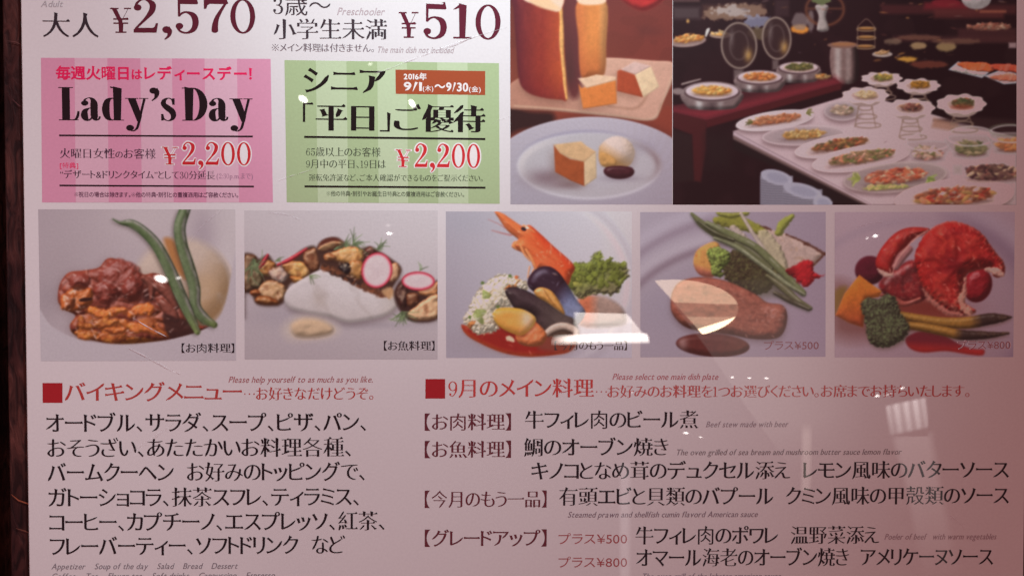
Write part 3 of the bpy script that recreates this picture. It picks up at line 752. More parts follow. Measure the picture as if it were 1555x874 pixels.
# ------------------------------------------------------------------ printed photographs
# The poster's photographs are flat prints: their pictures are worked out here as ink on a fine grid,
# each depicted thing kept as a piece of its own.
class Pic:
    def __init__(s, zbox, w, h, bg, seed=1):
        s.zb = zbox; s.w, s.h = w, h
        x = np.linspace(zbox[0], zbox[2], w); y = np.linspace(zbox[1], zbox[3], h)
        s.X, s.Y = np.meshgrid(x, y)
        s.k = (zbox[2] - zbox[0]) / (w - 1.0)          # picture units per grid step
        s.img = np.ones((h, w, 3)) * np.array(bg, float)
        s.lab = np.zeros((h, w), np.int32); s.names = ['']
        s.seed = seed; s.relief = 0.42; s.sfx = ''; s.count = 0
    # ---- fields
    def rng(s):
        s.seed += 1
        return np.random.default_rng(s.seed)
    def noise(s, scale, octv=3, stretch=(1, 1), ang=0.0):
        r = s.rng(); c, n = math.cos(ang), math.sin(ang)
        U = (s.X*c + s.Y*n) / scale / stretch[0]; V = (-s.X*n + s.Y*c) / scale / stretch[1]
        out = 0; amp = 1.0; tot = 0
        for o in range(octv):
            T = r.random((64, 64)); u, v = U * 2**o + 7.3*o, V * 2**o + 3.1*o
            i, j = np.floor(u).astype(int), np.floor(v).astype(int)
            f, g = u - i, v - j; f = f*f*(3-2*f); g = g*g*(3-2*g)
            a, b, c2, d = T[j % 64, i % 64], T[j % 64, (i+1) % 64], T[(j+1) % 64, i % 64], T[(j+1) % 64, (i+1) % 64]
            out = out + amp * ((a*(1-f) + b*f)*(1-g) + (c2*(1-f) + d*f)*g); tot += amp; amp *= 0.5
        return out / tot
    def cells(s, scale, stretch=(1, 1), ang=0.0, jit=0.9):
        """cellular field -> (distance to nearest point, gap to second, random id per cell)"""
        r = s.rng(); c, n = math.cos(ang), math.sin(ang)
        U = (s.X*c + s.Y*n) / scale / stretch[0]; V = (-s.X*n + s.Y*c) / scale / stretch[1]
        P = r.random((64, 64, 2)) * jit + (1-jit)/2; ID = r.random((64, 64))
        i, j = np.floor(U).astype(int), np.floor(V).astype(int)
        f1 = np.full(U.shape, 9.0); f2 = f1.copy(); idd = np.zeros(U.shape)
        for a in (-1, 0, 1):
            for b in (-1, 0, 1):
                q = P[(j+b) % 64, (i+a) % 64]
                d = np.hypot(i + a + q[..., 0] - U, j + b + q[..., 1] - V)
                m = d < f1
                f2 = np.where(m, f1, np.minimum(f2, d)); idd = np.where(m, ID[(j+b) % 64, (i+a) % 64], idd); f1 = np.where(m, d, f1)
        return f1, f2 - f1, idd
    @staticmethod
    def curve(pts, close, k=6):
        p = np.array(pts, float); n = len(p)
        q = np.vstack([p[-1:], p, p[:2]]) if close else np.vstack([2*p[:1]-p[1:2], p, 2*p[-1:]-p[-2:-1]])
        s = []
        for i in range(1, n + (1 if close else 0)):
            a, b, c, d = q[i-1:i+3]
            for j in range(k):
                t = j / k
                s.append(0.5*((2*b) + (c-a)*t + (2*a-5*b+4*c-d)*t*t + (3*b-a-3*c+d)*t**3))
        if not close: s.append(p[-1])
        return np.array(s)
    def _win(s, x0, x1, y0, y1, pad):
        gx = lambda v: (v - s.zb[0]) / s.k
        ky = (s.zb[3] - s.zb[1]) / (s.h - 1.0); gy = lambda v: (v - s.zb[1]) / ky
        return slice(max(0, int(gy(y0 - pad))), max(0, min(s.h, int(gy(y1 + pad)) + 2))), slice(max(0, int(gx(x0 - pad))), max(0, min(s.w, int(gx(x1 + pad)) + 2)))
    def poly(s, pts, smooth=True):
        """signed distance, positive inside"""
        q = s.curve(pts, True, 5) if smooth else np.array(pts, float)
        out = np.full(s.X.shape, -1e3)
        W = s._win(*q[:, 0][[q[:, 0].argmin(), q[:, 0].argmax()]], *q[:, 1][[q[:, 1].argmin(), q[:, 1].argmax()]], 40)
        X, Y = s.X[W], s.Y[W]
        if X.size == 0: return out
        D = np.full(X.shape, 1e9); I = np.zeros(X.shape, bool)
        for a, b in zip(q, np.roll(q, -1, 0)):
            e = b - a; l = e @ e + 1e-9
            t = np.clip(((X-a[0])*e[0] + (Y-a[1])*e[1]) / l, 0, 1)
            D = np.minimum(D, (X-a[0]-t*e[0])**2 + (Y-a[1]-t*e[1])**2)
            if a[1] != b[1]:
                c = ((a[1] > Y) != (b[1] > Y)) & (X < (b[0]-a[0])*(Y-a[1])/(b[1]-a[1]) + a[0]); I ^= c
        out[W] = np.sqrt(D) * np.where(I, 1, -1)
        return out
    def ell(s, cx, cy, rx, ry, ang=0.0):
        c, n = math.cos(ang), math.sin(ang)
        u = (s.X-cx)*c + (s.Y-cy)*n; v = -(s.X-cx)*n + (s.Y-cy)*c
        r = np.hypot(u/rx, v/ry); g = np.hypot(u/rx**2, v/ry**2) + 1e-9
        return (1 - r) * r / g
    def tube(s, pts, smooth=True):
        """(x, y, width) path -> signed distance, t along 0..1, side -1..1"""
        q = s.curve(pts, False, 6) if smooth else np.array(pts, float)
        out = np.full(s.X.shape, -1e3); T = np.zeros(s.X.shape); S = np.zeros(s.X.shape)
        pad = q[:, 2].max() + 12
        W = s._win(q[:, 0].min(), q[:, 0].max(), q[:, 1].min(), q[:, 1].max(), pad)
        X, Y = s.X[W], s.Y[W]
        if X.size == 0: return out, T, S
        best = np.full(X.shape, -1e3); tt = np.zeros(X.shape); ss = np.zeros(X.shape); n = len(q) - 1
        for i in range(n):
            a, b = q[i], q[i+1]; e = b[:2] - a[:2]; l = e @ e + 1e-9
            t = np.clip(((X-a[0])*e[0] + (Y-a[1])*e[1]) / l, 0, 1)
            dx, dy = X-a[0]-t*e[0], Y-a[1]-t*e[1]
            r = np.maximum((a[2] + (b[2]-a[2])*t) / 2, 0.5)
            sd = r - np.hypot(dx, dy); m = sd > best
            best = np.where(m, sd, best); tt = np.where(m, (i + t) / n, tt)
            ss = np.where(m, (e[0]*dy - e[1]*dx) / math.sqrt(l) / r, ss)
        out[W], T[W], S[W] = best, tt, ss
        return out, T, S
    # ---- painting
    def cov(s, sd, soft=1.0):
        return np.clip(sd / (s.k * soft) + 0.5, 0, 1)
    def blur(s, a, r):
        r = r / s.k
        if r < 0.3: return a
        n = int(math.ceil(r * 2.5)); x = np.arange(-n, n+1); g = np.exp(-x*x/(2*r*r)); g /= g.sum()
        for ax in (0, 1):
            pd = [(0, 0)] * a.ndim; pd[ax] = (n, n)
            b = np.pad(a, pd, mode='edge')
            a = sum(w * np.take(b, range(i, i + a.shape[ax]), axis=ax) for i, w in enumerate(g))
        return a
    def finish(s, r=0.9):
        s.img = np.clip(s.blur(s.img, s.k * r), 0, 255)
    def one(s, on=True):                # the next strokes belong to one thing of its kind
        s.count += 1; s.sfx = '#%d' % s.count if on else ''
    def mark(s, m, name):
        if not name: return
        name += s.sfx
        if name not in s.names: s.names.append(name)
        s.lab[m > 0.5] = s.names.index(name)
    def mix(s, m, col, name=None):
        col = np.asarray(col, float)
        s.img += (col - s.img) * np.clip(m, 0, 1)[..., None]
        s.mark(m, name)
    def put(s, sd, col, name=None, soft=1.2, a=1.0): s.mix(s.cov(sd, soft) * a, col, name)
    def shade(s, sd, dx, dy, blur, amt, col=(40, 22, 26)):
        m = (sd > 0).astype(float)
        m = np.roll(np.roll(m, int(round(dy/s.k)), 0), int(round(dx/s.k)), 1)
        s.mix(s.blur(m, blur) * amt, col)
    def lit(s, sd, R, bump=None, light=(-0.45, -0.7, 0.55)):
        d = np.clip(sd, 0, R) / R
        hgt = R * np.sqrt(np.maximum(0, 1 - (1-d)**2))
        if bump is not None: hgt = hgt + s.blur(bump, s.k * 0.8) * s.relief
        gy, gx = np.gradient(hgt, s.k)
        n = np.stack([-gx, -gy, np.ones_like(gx)], -1); n /= np.linalg.norm(n, axis=-1)[..., None]
        l = np.array(light); l = l / np.linalg.norm(l)
        dif = np.clip(n @ l, 0, 1)
        hv = l + np.array([0, 0, 1]); hv /= np.linalg.norm(hv)
        return dif / l[2], np.clip(n @ hv, 0, 1)
    def body(s, sd, col, name=None, R=30, soft=1.4, bump=None, amb=0.5, light=(-0.45, -0.7, 0.55), spec=0.0, pw=25, scol=(255, 240, 235), a=1.0, tint=None, mott=0.09):
        """a rounded lump: colour (constant or field) under the photographed light"""
        dif, sp = s.lit(sd, R, bump, light)
        c = np.ones(s.img.shape) * np.asarray(col, float)
        if tint is not None:
            for f, tc in tint: c = c + (np.asarray(tc, float) - c) * np.clip(f, 0, 1)[..., None]
        k = amb + (1-amb)*dif; k = np.where(k > 1, 1 + (k-1)*0.45, k)
        c = c * (k * (1 + mott*(2*s.noise(13, 2) - 1)))[..., None]
        if spec: c = c + (np.array(scol) - c) * np.clip(sp**pw * spec, 0, 1)[..., None]
        s.mix(s.cov(sd, soft) * a, np.clip(c, 0, 255), name)
    def blob(s, x, y, rx, ry, ang, col, name, a=0.92, amb=0.55):
        """one small lit lump, worked only in its own window"""
        m = max(rx, ry)
        W = s._win(x-m, x+m, y-m, y+m, 4)
        X, Y = s.X[W], s.Y[W]
        if X.size == 0: return
        c, n = math.cos(ang), math.sin(ang)
        u = ((X-x)*c + (Y-y)*n)/rx; v = (-(X-x)*n + (Y-y)*c)/ry
        r = np.hypot(u, v)
        lx, ly = -.45*c - .7*n, .45*n - .7*c
        k = np.clip(amb + (1-amb)*(0.75 + 0.8*(u*lx + v*ly)*np.clip(r, 0, 1)), 0, 1.3)
        cv = np.clip((1-r)*min(rx, ry)/(s.k*1.4) + .5, 0, 1)*a
        s.img[W] += (np.clip(np.asarray(col, float)*k[..., None], 0, 255) - s.img[W])*cv[..., None]
        if name:
            name += s.sfx
            if name not in s.names: s.names.append(name)
            L = s.lab[W]; L[cv > .5] = s.names.index(name)
    def glints(s, sd, n, col=(235, 205, 200), a=.7, size=4.5, ang=0.3, inset=8):
        """small wet highlights scattered over a lump"""
        r = s.rng(); ys, xs = np.nonzero(sd > inset)
        if len(xs) == 0: return
        f = s.noise(30, 2)
        for i in range(n):
            j = r.integers(len(xs)); y, x = ys[j], xs[j]
            if f[y, x] < .48: continue
            z = size*(.5 + r.random())
            s.blob(s.X[y, x], s.Y[y, x], z*(1 + 1.2*r.random()), z*.55, ang + r.normal()*.6, col, None, a*(.4 + .6*r.random()), .9)
    def sprig(s, x, y, ang, ln, n, col, name, w=5):
        r = s.rng()
        for i in range(n):
            a = ang + r.normal() * 0.6; l = ln * (0.5 + r.random()*0.7)
            b = a + r.normal()*0.5
            s.put(s.tube([(x, y, w), (x+math.cos(a)*l*.5, y+math.sin(a)*l*.5, w*.8), (x+math.cos(a)*l*.5+math.cos(b)*l*.5, y+math.sin(a)*l*.5+math.sin(b)*l*.5, w*.4)])[0],
                  np.array(col)*(0.7+0.6*r.random()), name, 1.2, 0.85)
    def grade(s, f, c0, c1): s.img = np.asarray(c0, float) + (np.asarray(c1, float) - np.asarray(c0, float)) * np.clip(f, 0, 1)[..., None]

def ramp(f, a, b): return np.clip((f - a) / (b - a), 0, 1)

def photo_beef_stew():
    p = Pic((203, 27, 1250, 830), 301, 231, (178, 164, 180), 10)
    p.grade(ramp(p.X + 0.2*p.Y, 250, 1250), (166, 148, 158), (188, 172, 180))
    p.mix(np.exp(-((p.X-760)/200)**2 - ((p.Y-70)/120)**2)*.35, (200, 184, 190)); p.mix(np.exp(-((p.X-1190)/60)**2 - ((p.Y-420)/200)**2)*.5, (204, 190, 196))
    p.mix(np.exp(-((p.X-1075)/70)**2 - ((p.Y-150)/150)**2) * 0.55, (150, 132, 146))
    p.mix(np.exp(-((p.X-235)/60)**2 - ((p.Y-500)/110)**2) * 0.5, (146, 130, 140))
    p.mix(np.exp(-((p.X-330)/110)**2 - ((p.Y-330)/120)**2) * 0.35, (158, 140, 148))
    bowl = p.poly([(180, 560), (260, 645), (400, 712), (640, 743), (880, 722), (1060, 672), (1150, 610), (1195, 520), (1225, 380), (1260, 250), (1300, 500), (1300, 900), (150, 900)])
    p.mix(p.cov(bowl, 4), (182, 167, 178)); p.mix(p.cov(bowl, 3) * np.exp(-np.maximum(bowl, 0)/22) * 0.5, (196, 181, 190))
    po = p.ell(965, 430, 262, 250)
    p.body(po, (186, 164, 156), 'potato', 130, 14, None, 0.8, mott=.02, tint=[(ramp(p.X + p.Y, 1330, 1720)*0.8, (176, 130, 86)), (ramp(p.noise(60), .5, .7)*0.4, (194, 170, 160))])
    p.put(p.ell(1080, 440, 70, 70), (182, 150, 124), None, 12, 0.5); p.put(p.poly([(870, 180), (930, 200), (970, 330), (985, 400), (930, 350), (890, 260)]), (170, 108, 62), None, 7, 0.9)
    meat = p.poly([(300, 480), (315, 415), (360, 362), (440, 350), (520, 335), (560, 292), (600, 286), (660, 310), (710, 345), (760, 372), (820, 365), (890, 400), (935, 460), (985, 560), (1050, 640), (1120, 640), (1060, 674), (950, 704), (850, 724), (640, 742), (500, 724), (385, 690), (362, 640), (392, 590), (340, 560), (305, 525)])
    p.shade(meat, -12, 10, 26, 0.35, (96, 70, 74))
    f1, gap, idd = p.cells(95, (1.15, 0.85), 0.4); g1, gp2, id2 = p.cells(46, (1.3, 0.8), 0.2)
    fb = p.noise(40, 4)
    bump = 34*(1-f1)*np.clip(gap*3, 0, 1) + 14*(1-g1) + 20*fb
    low = ramp(p.Y, 520, 640) * ramp(900 - p.X, 0, 160)
    p.body(meat, (124, 54, 40), 'beef_stew', 46, 2, bump, 0.42, spec=0.6, pw=11, scol=(206, 158, 158),
           tint=[(ramp(fb, .35, .65)*0.5, (146, 62, 44)), (ramp(gap, .10, 0)*0.65, (62, 28, 24)), (ramp(idd, .55, .8)*0.35, (112, 48, 42)), (low*ramp(id2, .3, .6), (206, 112, 44)), (low*ramp(gp2, .14, .02)*0.7, (110, 48, 28))])
    for x, y, rx, ry, a in ((408, 500, 88, 66, -.35), (352, 520, 46, 46, 0)):
        p.body(p.ell(x, y, rx, ry, a) + (p.noise(40)-.5)*24, (184, 92, 46), 'beef_stew', 40, 3, p.noise(26)*30, 0.5, spec=0.6, pw=14, tint=[(ramp(p.noise(30), .5, .7)*.7, (136, 68, 46))])
    p.put(p.ell(448, 505, 36, 11, -.1), (48, 26, 22), None, 2)
    for x, y, rx, ry, a in ((640, 400, 120, 105, .3), (560, 470, 70, 62, .4), (415, 410, 62, 46, .0), (700, 450, 62, 66, .2)):
        p.body(p.ell(x, y, rx, ry, a) + (p.noise(45)-.5)*26, (128, 50, 40), 'beef_stew', 60, 5, p.noise(44, 3)*60, 0.48, spec=0.75, pw=9, scol=(204, 158, 160), a=0.8, tint=[(ramp(p.noise(30), .52, .7)*.5, (100, 46, 40))])
    p.mix(np.exp(-((p.X-775)/34)**2 - ((p.Y-485)/52)**2)*0.9, (46, 22, 22)); p.mix(np.exp(-((p.X-505)/60)**2 - ((p.Y-545)/9)**2)*0.7, (66, 30, 26))
    for pts in ([(760, 390, 34), (800, 430, 44), (800, 500, 22)], [(830, 430, 50), (890, 470, 66), (930, 540, 40)], [(850, 520, 40), (900, 570, 66), (930, 610, 40)]):
        sd, t, sv = p.tube(pts); p.body(sd, (122, 64, 54), 'beef_stew', 26, 2, p.noise(16)*10, 0.45, spec=0.35, pw=12, scol=(210, 170, 165), a=.9)
    p.mix(p.cov(p.poly([(862, 580), (930, 600), (990, 620), (1030, 680), (900, 708), (866, 640)]), 4)*0.85*(meat > 0), (54, 32, 30))
    r = np.random.default_rng(5)
    for pts in ([(480, 560, 26), (540, 585, 44), (600, 570, 40), (655, 560, 22)], [(690, 590, 20), (720, 560, 52), (780, 555, 54), (790, 580, 20)], [(630, 625, 24), (690, 650, 52), (760, 660, 46), (830, 690, 20)],
                [(400, 680, 26), (440, 695, 44), (500, 680, 30)], [(500, 640, 24), (560, 625, 46), (610, 620, 22)], [(520, 700, 30), (580, 705, 50), (650, 690, 26)], [(560, 660, 20), (600, 668, 40), (650, 664, 26)], [(830, 640, 18), (850, 680, 30), (880, 700, 14)],
                [(420, 600, 20), (440, 640, 40), (470, 650, 20)]):
        sd, t, sv = p.tube(pts); sd = sd + (p.noise(34)-.42)*30; p.shade(sd, 5, 9, 9, 0.5, (70, 26, 18))
        mb = p.noise(24, 3)
        p.body(sd, np.array((206, 108, 52)) * (0.82 + 0.24*r.random()), 'beef_stew', 20, 3, mb*16, 0.6, spec=0.5, pw=14, scol=(240, 200, 176), a=.95, tint=[(ramp(mb, .55, .72)*.6, (146, 64, 36)), (ramp(mb, .4, .25)*.6, (222, 140, 62))])
    p.mix(p.cov(bowl, 3), (182, 167, 178)); p.lab[bowl > 0] = 0
    p.glints(meat + np.where(bowl > -10, -60, 0), 150, (226, 188, 184), .6, 7)
    for pts in ([(985, 20, 58), (955, 120, 62), (966, 220, 62), (1000, 330, 64), (1030, 440, 62), (1036, 540, 56), (1080, 605, 56), (1135, 640, 34)],
                [(598, 78, 6), (640, 98, 18), (700, 104, 44), (770, 150, 52), (836, 225, 58), (896, 340, 62), (950, 470, 64), (1000, 580, 56), (1044, 676, 34)]):
        p.one(); sd, t, sv = p.tube(pts); p.shade(sd, -9, 6, 9, 0.45, (50, 40, 34))
        st = p.noise(26, 3, (3, 1), 1.1)
        p.body(sd, (80, 96, 64), 'green_bean', 30, 1.6, st*10, 0.62, light=(-.6, -.4, .6), spec=0.25, pw=14, tint=[(np.exp(-((sv+.62)/.34)**2)*ramp(st, .15, .5)*0.9, (168, 158, 156)), (np.exp(-((sv-.85)/.2)**2)*ramp(st, .4, .7)*0.6, (150, 146, 132)), (ramp(np.abs(sv), .75, 1)*0.6, (48, 78, 50)), (ramp(t, .85, 1)*0.5, (150, 160, 90))])
    p.finish()
    return p, 'photo of stewed beef and green beans in a white bowl', (202, 183, 192), (202, 185, 194), [(58, 317.7), (357.4, 318), (358.6, 547), (62, 548)]

def mush(p, pts, col, name='mushrooms', R=26, spec=.45):
    sd = p.poly(pts) + (p.noise(30)-.5)*12
    p.shade(sd, 6, 10, 9, 0.5, (44, 26, 22))
    p.body(sd, col, name, R, 2.2, p.noise(40, 2)*34, 0.5, spec=spec, pw=12, scol=(240, 215, 190), tint=[(ramp(p.noise(34), .55, .7)*0.6, np.array(col)*np.array((.74, .56, .5))), (ramp(sd, 12, 2)*.6, np.array(col)*np.array((.8, .6, .5))), (ramp(p.noise(26, 2), .6, .75)*0.5, np.array(col)*0.4+np.array((126, 96, 78)))])

def photo_fish():
    p = Pic((22, 33, 1048, 823), 295, 228, (182, 170, 184), 40)
    p.grade(ramp(p.Y - .12*p.X, 120, 800), (187, 172, 180), (172, 157, 166))
    p.mix(np.exp(-((p.X-200)/190)**2 - ((p.Y-590)/60)**2)*0.35, (150, 138, 152)); p.mix(np.exp(-((p.X-700)/330)**2 - ((p.Y-640)/22)**2)*0.45, (146, 134, 146))
    fish = p.poly([(232, 505), (256, 445), (340, 390), (430, 348), (520, 366), (640, 420), (740, 480), (800, 445), (832, 500), (832, 545), (780, 588), (690, 612), (570, 628), (480, 600), (400, 585), (330, 572), (262, 552)])
    p.put(p.poly([(12, 280), (60, 262), (100, 290), (150, 270), (210, 330), (330, 240), (400, 226), (420, 320), (380, 390), (270, 420), (240, 500), (200, 535), (90, 530), (60, 470), (12, 455)]), (70, 46, 38), 'mushrooms', 5)
    for pts, c in (([(15, 290), (70, 270), (95, 320), (80, 440), (20, 452)], (112, 82, 62)), ([(60, 350), (110, 360), (118, 420), (90, 445), (50, 430)], (92, 78, 56)), ([(100, 330), (150, 300), (190, 320), (170, 370), (120, 380)], (176, 118, 66)),
                   ([(150, 350), (220, 335), (255, 375), (230, 415), (170, 400)], (176, 150, 146)), ([(118, 420), (170, 400), (230, 430), (245, 480), (205, 520), (120, 500), (90, 470)], (182, 136, 98)),
                   ([(52, 462), (90, 450), (110, 480), (70, 486)], (170, 104, 60)), ([(86, 490), (130, 486), (200, 510), (196, 534), (90, 526)], (150, 90, 50)),
                   ([(222, 320), (290, 300), (350, 320), (370, 360), (330, 395), (270, 380)], (206, 150, 88)), ([(262, 380), (320, 385), (330, 410), (280, 416)], (196, 132, 70)), ([(340, 250), (400, 235), (425, 290), (410, 350), (370, 350), (335, 300)], (128, 78, 54))):
        mush(p, pts, c)
    top = p.poly([(408, 235), (440, 190), (510, 176), (560, 205), (640, 232), (690, 225), (760, 262), (850, 330), (840, 380), (780, 470), (640, 430), (540, 380), (430, 330)])
    p.put(top, (66, 42, 36), 'mushrooms', 5)
    for pts, c in (([(412, 235), (440, 195), (500, 182), (548, 206), (500, 226), (440, 246)], (206, 152, 112)), ([(460, 280), (520, 240), (590, 225), (645, 240), (650, 300), (600, 330), (540, 310)], (202, 142, 86)), ([(580, 310), (640, 300), (660, 350), (630, 400), (575, 372)], (182, 122, 70)),
                   ([(660, 250), (690, 222), (720, 250), (700, 275)], (92, 50, 46)), ([(442, 270), (480, 258), (510, 290), (460, 300)], (172, 112, 74)), ([(790, 330), (826, 312), (848, 350), (832, 395), (795, 410)], (206, 152, 116)), ([(520, 330), (570, 312), (585, 350), (550, 372)], (36, 30, 34))):
        mush(p, pts, c)
    p.put(p.poly([(408, 236), (440, 190), (500, 176), (550, 204), (500, 196), (446, 212)]), (88, 42, 34), 'mushrooms', 3)
    fk = np.cos((p.X*.8 - p.Y*.45)/26 + 5*p.noise(120)); p.shade(fish, 4, 16, 14, .6, (104, 86, 90))
    p.body(fish, (201, 187, 192), 'white_fish', 26, 2.2, p.noise(60, 2, (2, 1), 1.1)*22, 0.78, (-.2, -.8, .7), mott=.015, tint=[(ramp(p.Y - .05*p.X, 430, 590)*0.55, (178, 163, 163)), (ramp(fk, .82, 1)*.22, (160, 144, 142)), (np.exp(-((p.X-420)/40)**2-((p.Y-500)/60)**2)*.35, (164, 144, 136)), (ramp(p.X, 720, 820)*.35, (168, 150, 140))])
    skin = p.poly([(425, 345), (445, 318), (480, 330), (560, 376), (650, 415), (760, 462), (800, 440), (815, 460), (790, 492), (720, 484), (630, 440), (540, 392), (470, 362)])
    n1 = p.noise(22, 3)
    p.put(skin + (n1-.5)*22, (92, 54, 40), 'white_fish', 4); p.mix(p.cov(p.poly([(440, 325), (480, 335), (560, 380), (640, 412), (620, 428), (540, 392), (470, 360)]) + (n1-.5)*20, 5), (46, 30, 28)); p.mix(p.cov(skin + (n1-.5)*16, 6)*ramp(p.noise(20), .45, .6)*.6, (150, 82, 52))
    p.put(p.poly([(750, 460), (800, 440), (820, 480), (790, 500)]) + (n1-.5)*10, (196, 150, 112), None, 4, .8)
    # right hand group
    p.put(p.poly([(815, 470), (850, 405), (900, 400), (1000, 440), (1052, 410), (1052, 600), (910, 620), (840, 552)]), (58, 36, 34), 'mushrooms', 5)
    for pts, c in (([(822, 470), (856, 410), (890, 460), (880, 540), (850, 540)], (72, 44, 40)), ([(880, 480), (940, 470), (950, 520), (900, 545)], (112, 66, 46)), ([(940, 462), (1000, 440), (1052, 410), (1052, 480), (980, 484)], (196, 128, 84)), ([(890, 580), (950, 530), (1000, 488), (1052, 484), (1052, 596), (930, 618)], (208, 160, 124))):
        mush(p, pts, c)
    p.glints(top, 60, (236, 204, 176), .6, 5); p.glints(p.poly([(30, 290), (100, 300), (330, 250), (410, 260), (330, 390), (220, 500), (100, 500)]), 60, (236, 204, 176), .55, 5)
    for x, y, rx, ry, a in ((725, 350, 82, 95, .18), (945, 407, 88, 50, .02)):
        p.one(); sd = p.ell(x, y, rx, ry, a); p.shade(sd, 4, 12, 8, .45, (60, 36, 34))
        p.put(sd, (178, 44, 62), 'radish_slice', 1.6)
        c = p.noise(30, 3); ins = sd - 10
        p.put(ins, (202, 178, 184), None, 2.6); p.mix(p.cov(ins, 3) * ramp(c, .45, .7)*.6, (210, 190, 196)); p.mix(p.cov(ins, 3)*np.exp(-np.hypot((p.X-x)/rx, (p.Y-y)/ry)**2*5)*.5, (192, 168, 176)); p.mix(p.cov(sd, 2)*np.exp(-((sd-11)/5)**2)*.7, (214, 110, 132))
    for pts in ([(200, 322, 14), (270, 290, 22), (352, 236, 12)], [(94, 346, 12), (120, 312, 24), (146, 270, 14)]):
        p.one(); sd = p.tube(pts)[0]; p.body(sd, (176, 42, 54), 'radish_stick', 12, 1.5, None, .6, spec=.3)
    p.one(False)
    cr = p.poly([(228, 655), (300, 600), (400, 600), (500, 640), (520, 675), (470, 705), (360, 715), (260, 715)])
    p.put(cr, (192, 174, 170), 'cream_sauce', 18); p.body(p.poly([(270, 640), (330, 606), (420, 612), (490, 650), (480, 690), (380, 710), (290, 700)]), (196, 164, 138), 'cream_sauce', 40, 9, p.noise(44, 2, (2, 1), -.4)*30, .7, mott=.02)
    for a in ((600, 215, -.6, 80, 16), (560, 225, -1.2, 60, 10), (500, 240, -.3, 50, 6), (730, 240, -1.1, 60, 10), (860, 570, 1.4, 80, 18), (870, 590, 2.2, 80, 8), (70, 290, 1.4, 110, 16), (60, 330, 1.2, 100, 10), (190, 300, -.4, 40, 6), (955, 350, -1.4, 40, 3), (370, 380, .6, 50, 5)):
        p.one(); p.sprig(*a, (96, 108, 78), 'dill_sprig', 6)
    p.finish()
    return p, 'photo of white fish with mushrooms and pink radish slices', (202, 186, 194), (198, 182, 190), [(371, 319.4), (664.7, 319.6), (664.5, 545.3), (371.6, 545.3)]

def broccoli(p, sd, col, name, sc=26, lo=(34, 44, 26)):
    f1, gap, idd = p.cells(sc*1.5); h1, g2, i2 = p.cells(sc*.6)
    b = 5*(1-f1)*np.clip(gap*4, 0, 1) + 3*(1-h1) + 20*p.noise(sc*.9, 3); soft_ = p.noise(sc*.8, 2)
    p.body(sd + (f1-.5)*-8 + (soft_-.5)*16, col, name, 40, 2.4, b, .5, tint=[(ramp(gap, .2, 0)*.45, lo), (ramp(i2, .3, .9)*.5, np.array(col)*1.3), (ramp(h1, .45, .75)*.5, lo), (ramp(p.noise(60), .5, .7)*.35, lo), (ramp(p.noise(sc*.5, 2), .48, .66)*.7, np.array(col)*1.3 + np.array((4, 14, 2))), (ramp(p.noise(sc*.7, 2), .5, .68)*.6, lo)])

